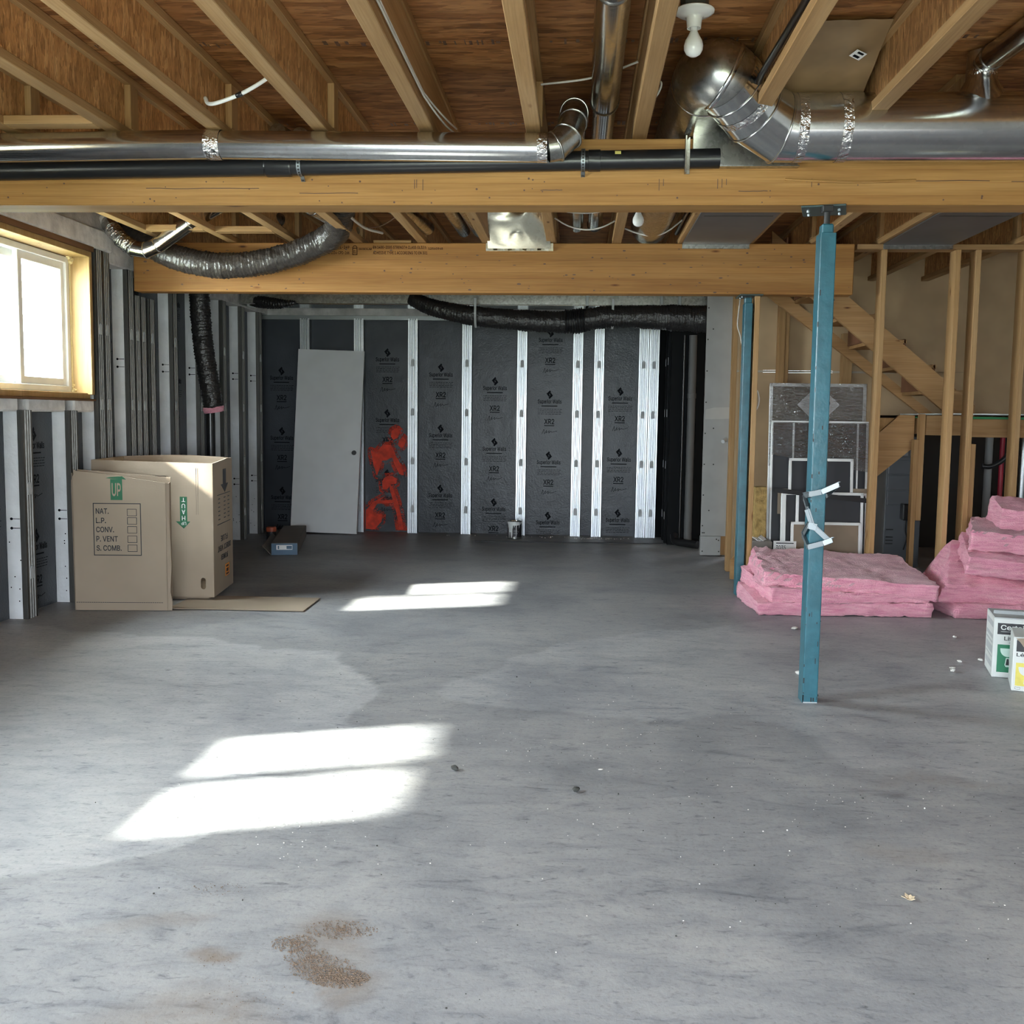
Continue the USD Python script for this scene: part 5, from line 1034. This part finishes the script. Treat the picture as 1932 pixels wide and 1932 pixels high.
t = thing('long_carton', 'long low blue-ended cardboard box on the floor in front of the leaning door', 'carton', (-2.8, 10, 0))
M = T4(-2.77, 9.53, 0) @ R3(rz=12)
MB().obox((.245, 1.55, .115), M @ T4(0, .775, .0585), .003).build('carton_body', 'cardboard_grey', t)
MB().obox((.243, .004, .110), M @ T4(0, -.002, .0575)).build('carton_end', 'blue_carton', t, label='blue end with a white label')
MB().obox((.15, .002, .045), M @ T4(0, -.005, .075)).build('end_label', 'paper_white', t)
MB().obox((.05, .002, .030), M @ T4(.045, -.0065, .075)).obox((.012, .002, .03), M @ T4(-.055, -.0065, .075)).obox((.10, .002, .004), M @ T4(.02, -.0045, .03)).build('label_print', 'blue_carton', t)
MB().add(bev_box(.12, 1.5, .005, 0), M @ T4(-.165, .76, .045) @ R3(ry=48)).build('side_flap', 'cardboard_grey', t, label='open side flap')
t = thing('caulk_tube', 'dark can with an orange cap standing in the far left corner', 'can', (-3.22, 10.6, 0))
MB().lathe([(0, 0), (.048, 0), (.05, .004), (.05, .095), (0, .095)], T4(-3.22, 10.6, .004), 32).build('can_body', 'carton_black', t, smooth=40)
MB().lathe([(0, .0955), (.052, .0955), (.053, .10), (.053, .135), (.048, .142), (0, .142)], T4(-3.22, 10.6, .004), 32).build('cap', 'orange_cap', t, label='dull orange cap', smooth=40)

t = thing('door_slab', 'plain white door slab leaning against the back wall', 'door', (-2.83, 11.3, 0))
hgt, wdt = 2.045, .745; lean = math.atan2(.22, hgt)
M = T4(-3.20, 11.275, .006) @ R3(rz=1.2) @ trimesh.transformations.rotation_matrix(-lean, [1, 0, 0]) @ trimesh.transformations.rotation_matrix(math.radians(1.4), [0, 1, 0])
pg = sbox(0, .018, wdt, hgt + .018).difference(Point(wdt - .067, .925).buffer(.027, 16))
MB().add(ring_extrude(pg, .035), M @ XZ).build('door_leaf', 'door_white', t)
MB().add(tube_mesh([(wdt - .067, .002, .925), (wdt - .067, -.034, .925)], .026, 20, False), M).add(ring_extrude(Point(wdt - .067, .925).buffer(.026, 16), .002), M @ XZ @ T4(0, 0, .002)).build('lock_bore', 'black_steel', t, label='dark bore for the lock')

t = thing('paint_can', 'paint can with white drips down its dark label', 'can', (-.686, 11.2, 0))
MB().lathe([(0, 0), (.078, 0), (.081, .003), (.081, .008), (.078, .010), (.078, .188), (.081, .190), (.0815, .196), (.079, .198)], T4(-.686, 11.2, .004), 48).build('can_body', 'galvanized_dull', t, smooth=40)
MB().lathe([(.0785, .022), (.0788, .023), (.0788, .172), (.0785, .173)], T4(-.686, 11.2, .004), 48).build('label_band', 'carton_black', t, label='dark paper label', smooth=40)
MB().lathe([(.079, .198), (.066, .196), (.064, .188), (0, .188)], T4(-.686, 11.2, .004), 48).build('lid', 'galvanized', t, smooth=40)
dr = MB()
def drip(a0, a1, zb, zt=.192, r=.0796):
    n = 9; an = np.radians(np.linspace(a0, a1, n)); V = []; 
    for k, a_ in enumerate(an):
        e = abs(k - (n - 1) / 2) / ((n - 1) / 2); lo = zb + (zt - zb) * .55 * e ** 3
        for z in (zt, lo): V.append((-.686 + r * math.cos(a_), 11.2 + r * math.sin(a_), .004 + z))
    Fq = [];
    for k in range(n - 1): Fq += [(2 * k, 2 * k + 1, 2 * k + 3), (2 * k, 2 * k + 3, 2 * k + 2)]
    dr.add(trimesh.Trimesh(np.array(V), np.array(Fq), process=False))
for a0, a1, zb in ((195, 345, .150), (218, 262, .075), (222, 232, .012), (236, 242, .012), (246, 258, .012), (284, 291, .010), (206, 211, .03), (310, 318, .12), (268, 276, .13)): drip(a0, a1, zb, r=.0796 + .0002 * (zb * 10))
dr.build('paint_drips', 'paint_spill', t, label='white paint drips', smooth=40)
lm = MB()
for z, w_ in ((.065, .05), (.085, .06), (.10, .045), (.035, .03)):
    for a_ in np.radians(np.arange(268, 268 + w_ * 700, 4)): lm.obox((.0045, .001, .004), T4(-.686 + .0792 * math.cos(a_), 11.2 + .0792 * math.sin(a_), z) @ R3(rz=math.degrees(a_) + 90))
lm.build('label_lettering', 'pale_clip', t)
obj('floor_strip', MB().bar((-1.09, 10.88, .005), (1.30, 11.03, .005), .022, .008, b=.001), 'black_strip', 'thin black strip lying along the floor in front of the back wall', 'strip')

# ------------------------------------------------------------------ joint compound cartons
def compound_box(name, label, x, y, w, d, h, rz, panel, lines):
    t = thing('joint_compound_carton', label, 'carton', (x, y, 0)); M = T4(x, y, 0) @ R3(rz=rz)
    MB().obox((w, d, h), M @ T4(w / 2, d / 2, h / 2 + .002), .004).build('carton_body', 'carton_white', t)
    Fm = M @ np.array([[1, 0, 0, 0], [0, 0, -1, -.0002], [0, 1, 0, .002], [0, 0, 0, 1.0]]); return t, M, Fm
t, M, Fm = compound_box('g', 'white and green joint compound carton behind at the right edge', 2.205, 5.50, .29, .28, .318, -14, 'carton_green', 0)
MB().obox((.286, .276, .004), M @ T4(.145, .14, .3215)).obox((.27, .006, .03), M @ T4(.145, .12, .328) @ R3(rx=18)).build('top_flap', 'pale_clip', t, label='grey dusty top flaps')
bk = MB().prism(sbox(.018, .232, .27, .292), .0005, Fm)
bk.build('brand_panel', 'carton_black', t, label='black brand panel')
MB().add(text_fit('CertainTeed', .235, .028), Fm @ T4(.033, .256, .0006)).prism(sbox(.033, .246, .26, .248), .0006, Fm @ T4(0, 0, .0006)).build('brand_lettering', 'carton_white', t)
MB().add(text_fit('Lite Finish', .15, .022), Fm @ T4(.052, .200, 0)).add(text_fit('Joint Compound', .10, .008), Fm @ T4(.076, .185, 0)).build('lettering', 'carton_black', t)
MB().prism(sbox(.022, .030, .27, .178), .0005, Fm).build('colour_panel', 'carton_green', t, label='green picture panel')
blade = Polygon([(.036, .158), (.112, .158)] + [(.074 + .038 * math.cos(a_) , .158 - .045 * math.sin(a_) ** .8) for a_ in np.linspace(.12, 3.0, 14)])
kn = MB().prism(blade.convex_hull, .0005, Fm @ T4(0, 0, .0006)); kn.prism(Polygon([(.068, .105), (.080, .105), (.085, .070), (.080, .062), (.068, .062), (.063, .070)]).buffer(.003), .0005, Fm @ T4(0, 0, .0006)); kn.build('knife_picture', 'carton_mint', t, label='printed taping knife')
MB().prism(Polygon([(.0695, .103), (.0785, .103), (.083, .069), (.065, .069)]), .0005, Fm @ T4(0, 0, .0012)).build('knife_handle', 'carton_black', t)
sd = MB()
Sm = M @ np.array([[0, 0, -1, -.0002], [-1, 0, 0, .28], [0, 1, 0, .002], [0, 0, 0, 1.0]])
for z, h_ in ((.26, .03), (.20, .02), (.175, .01), (.12, .04), (.10, .006), (.045, .03)): sd.prism(sbox(.03, z, .25, z + h_), .0004, Sm)
sd.build('side_print', 'pale_clip', t)
t, M, Fm = compound_box('y', 'white and yellow joint compound carton in front, torn open, at the right edge', 2.195, 5.225, .29, .26, .275, -19, 'carton_yellow', 0)
MB().add(ring_extrude(Polygon([(.01, .268), (.29, .30), (.29, .165), (.10, .188), (.055, .215), (.03, .25)]), .003), Fm @ T4(0, 0, .001)).build('torn_flap', 'cardboard', t, label='torn brown flap folded down')
MB().prism(sbox(.014, .202, .11, .26), .0005, Fm).build('brand_panel', 'carton_black', t)
MB().add(text_fit('Léger', .085, .024), Fm @ T4(.016, .172, 0)).add(text_fit('Composé à joints', .10, .008), Fm @ T4(.052, .155, 0)).prism(rectframe(.016, .010, .04, .022, .001), .0005, Fm).build('lettering', 'carton_black', t)
MB().prism(sbox(.016, .028, .27, .145), .0005, Fm).build('colour_panel', 'carton_yellow', t, label='yellow picture panel')
MB().prism(blade.convex_hull, .0005, Fm @ T4(-.008, -.033, .0006)).prism(Polygon([(.060, .074), (.072, .074), (.076, .042), (.057, .042)]).buffer(.003), .0005, Fm @ T4(0, 0, .0006)).build('knife_picture', 'carton_white', t, label='printed taping knife')
MB().prism(Polygon([(.0615, .072), (.0705, .072), (.075, .043), (.058, .043)]), .0005, Fm @ T4(0, 0, .0012)).build('knife_handle', 'carton_black', t)

# ------------------------------------------------------------------ crumbs, chips, grit
def chip(x, y, r, sq, seed, mt, name, label, cat, group=None):
    ic = trimesh.creation.icosphere(2, r); v = np.array(ic.vertices); v *= (.65 + .8 * meshkit.noise(v / r * 1.7 + seed * 3.1, seed)[:, None]); v *= (1.3, .8, sq); v[:, 2] -= v[:, 2].min()
    m = trimesh.Trimesh(v, ic.faces, process=False); obj(name, MB().add(m, T4(x, y, .001) @ R3(rz=seed * 47)), mt, label, cat, group, smooth=True)
for k, (x, y, r, lab) in enumerate(((2.365, 6.486, .012, 'small white plaster crumb in front of the gap between the two pink heaps'), (2.156, 5.822, .010, 'small white plaster crumb between the green carton and a close pair of crumbs'),
        (2.058, 5.653, .012, 'upper of a close pair of white plaster crumbs left of the compound cartons'), (2.037, 5.592, .015, 'lower and larger of a close pair of white plaster crumbs left of the compound cartons'),
        (2.292, 5.876, .013, 'white plaster crumb lying nearest the left side of the green carton'), (1.19, 5.43, .016, 'white plaster crumb just left of the foot of the free teal post'))):
    chip(x, y, r, .6, k + 2, 'crumb', 'plaster_crumb', lab, 'crumb')
chip(1.41, 6.64, .022, .3, 5, 'crumb', 'plaster_flake', 'flat white flake of plaster on the floor in front of the low pink pile', 'crumb')
chip(-.448, 3.786, .012, .7, 3, 'dark_chip', 'dark_pebble', 'dark pebble on the floor right of the big sunlit patch', 'pebble')
chip(.107, 3.848, .006, .4, 8, 'crumb', 'paper_fleck', 'pale fleck on the damp floor right of centre', 'crumb')
chip(.014, 3.609, .012, .6, 9, 'dark_chip', 'dark_pebble', 'dark pebble in the middle of the damp floor', 'pebble')
lf_ = MB()
for a_, L in ((100, .026), (20, .02), (170, .022), (235, .016), (320, .018), (60, .021)):
    lf_.add(ring_extrude(Polygon([(0, -.003), (L * .5, -.007), (L, 0), (L * .5, .007), (0, .003)]), .0012), T4(.956, 2.86, .003) @ R3(rx=12 * math.cos(a_), ry=-14, rz=a_))
obj('dry_leaf', lf_, 'leaf', 'dry pale leaf lying alone on the floor at lower right', 'leaf')
def grit(name, spots, n, seed, mt, label, cat, s0=.0006, s1=.0019):
    q = np.random.default_rng(seed); ic = trimesh.creation.icosahedron(); V, Fq = [], []
    for cx, cy, rx, ry, w_ in spots:
        for _ in range(int(n * w_)):
            a_, r = q.uniform(0, 2 * np.pi), q.uniform(0, 1) ** .75; s = q.uniform(s0, s1) * (1 if q.random() < .95 else 1.6)
            v = ic.vertices * s * (q.uniform(.7, 1.3), q.uniform(.7, 1.3), q.uniform(.5, .9)) + (cx + rx * r * math.cos(a_), cy + ry * r * math.sin(a_), s * .35 + .001)
            Fq.append(ic.faces + 12 * len(V)); V.append(v)
    m = MB().add(trimesh.Trimesh(np.vstack(V), np.vstack(Fq), process=False)); obj(name, m, mt, label, cat, kind='stuff')
grit('sand_spill', [(-.70, 2.47, .06, .045, .16), (-.60, 2.55, .10, .05, .16), (-.65, 2.41, .06, .05, .12), (-.60, 2.36, .08, .06, .22), (-.55, 2.32, .075, .045, .34)], 3600, 3, 'sand', 'spill of coarse brown sand on the floor at lower left of centre', 'sand')
grit('sand_scatter', [(-.95, 1.95, .3, .16, .5), (-.87, 2.37, .05, .03, .1), (-.75, 2.2, .15, .12, .2), (-1.0, 2.75, .08, .04, .2)], 420, 5, 'sand', 'thin scatter of brown sand along the bottom edge of the floor', 'sand', .0006, .0015)
grit('pale_grit', [(-.2, 4, 1.4, 1.6, .4), (1.0, 3.6, 1.1, 1.2, .45), (-.85, 3.2, .2, .3, .15)], 260, 8, 'crumb', 'pale specks of grit scattered over the whole floor', 'grit', .001, .0026)
grit('dark_grit', [(-.2, 4, 1.6, 1.8, .5), (1.0, 3.6, 1.2, 1.4, .5)], 260, 11, 'dark_chip', 'dark specks of grit scattered over the whole floor', 'grit', .001, .0026)
grit('plaster_dust', [(-.55, 11.4, 1.2, .08, .5), (.15, 11.35, .3, .1, .5)], 90, 13, 'crumb', 'crumbs of plaster along the foot of the back wall', 'crumbs', .003, .008)
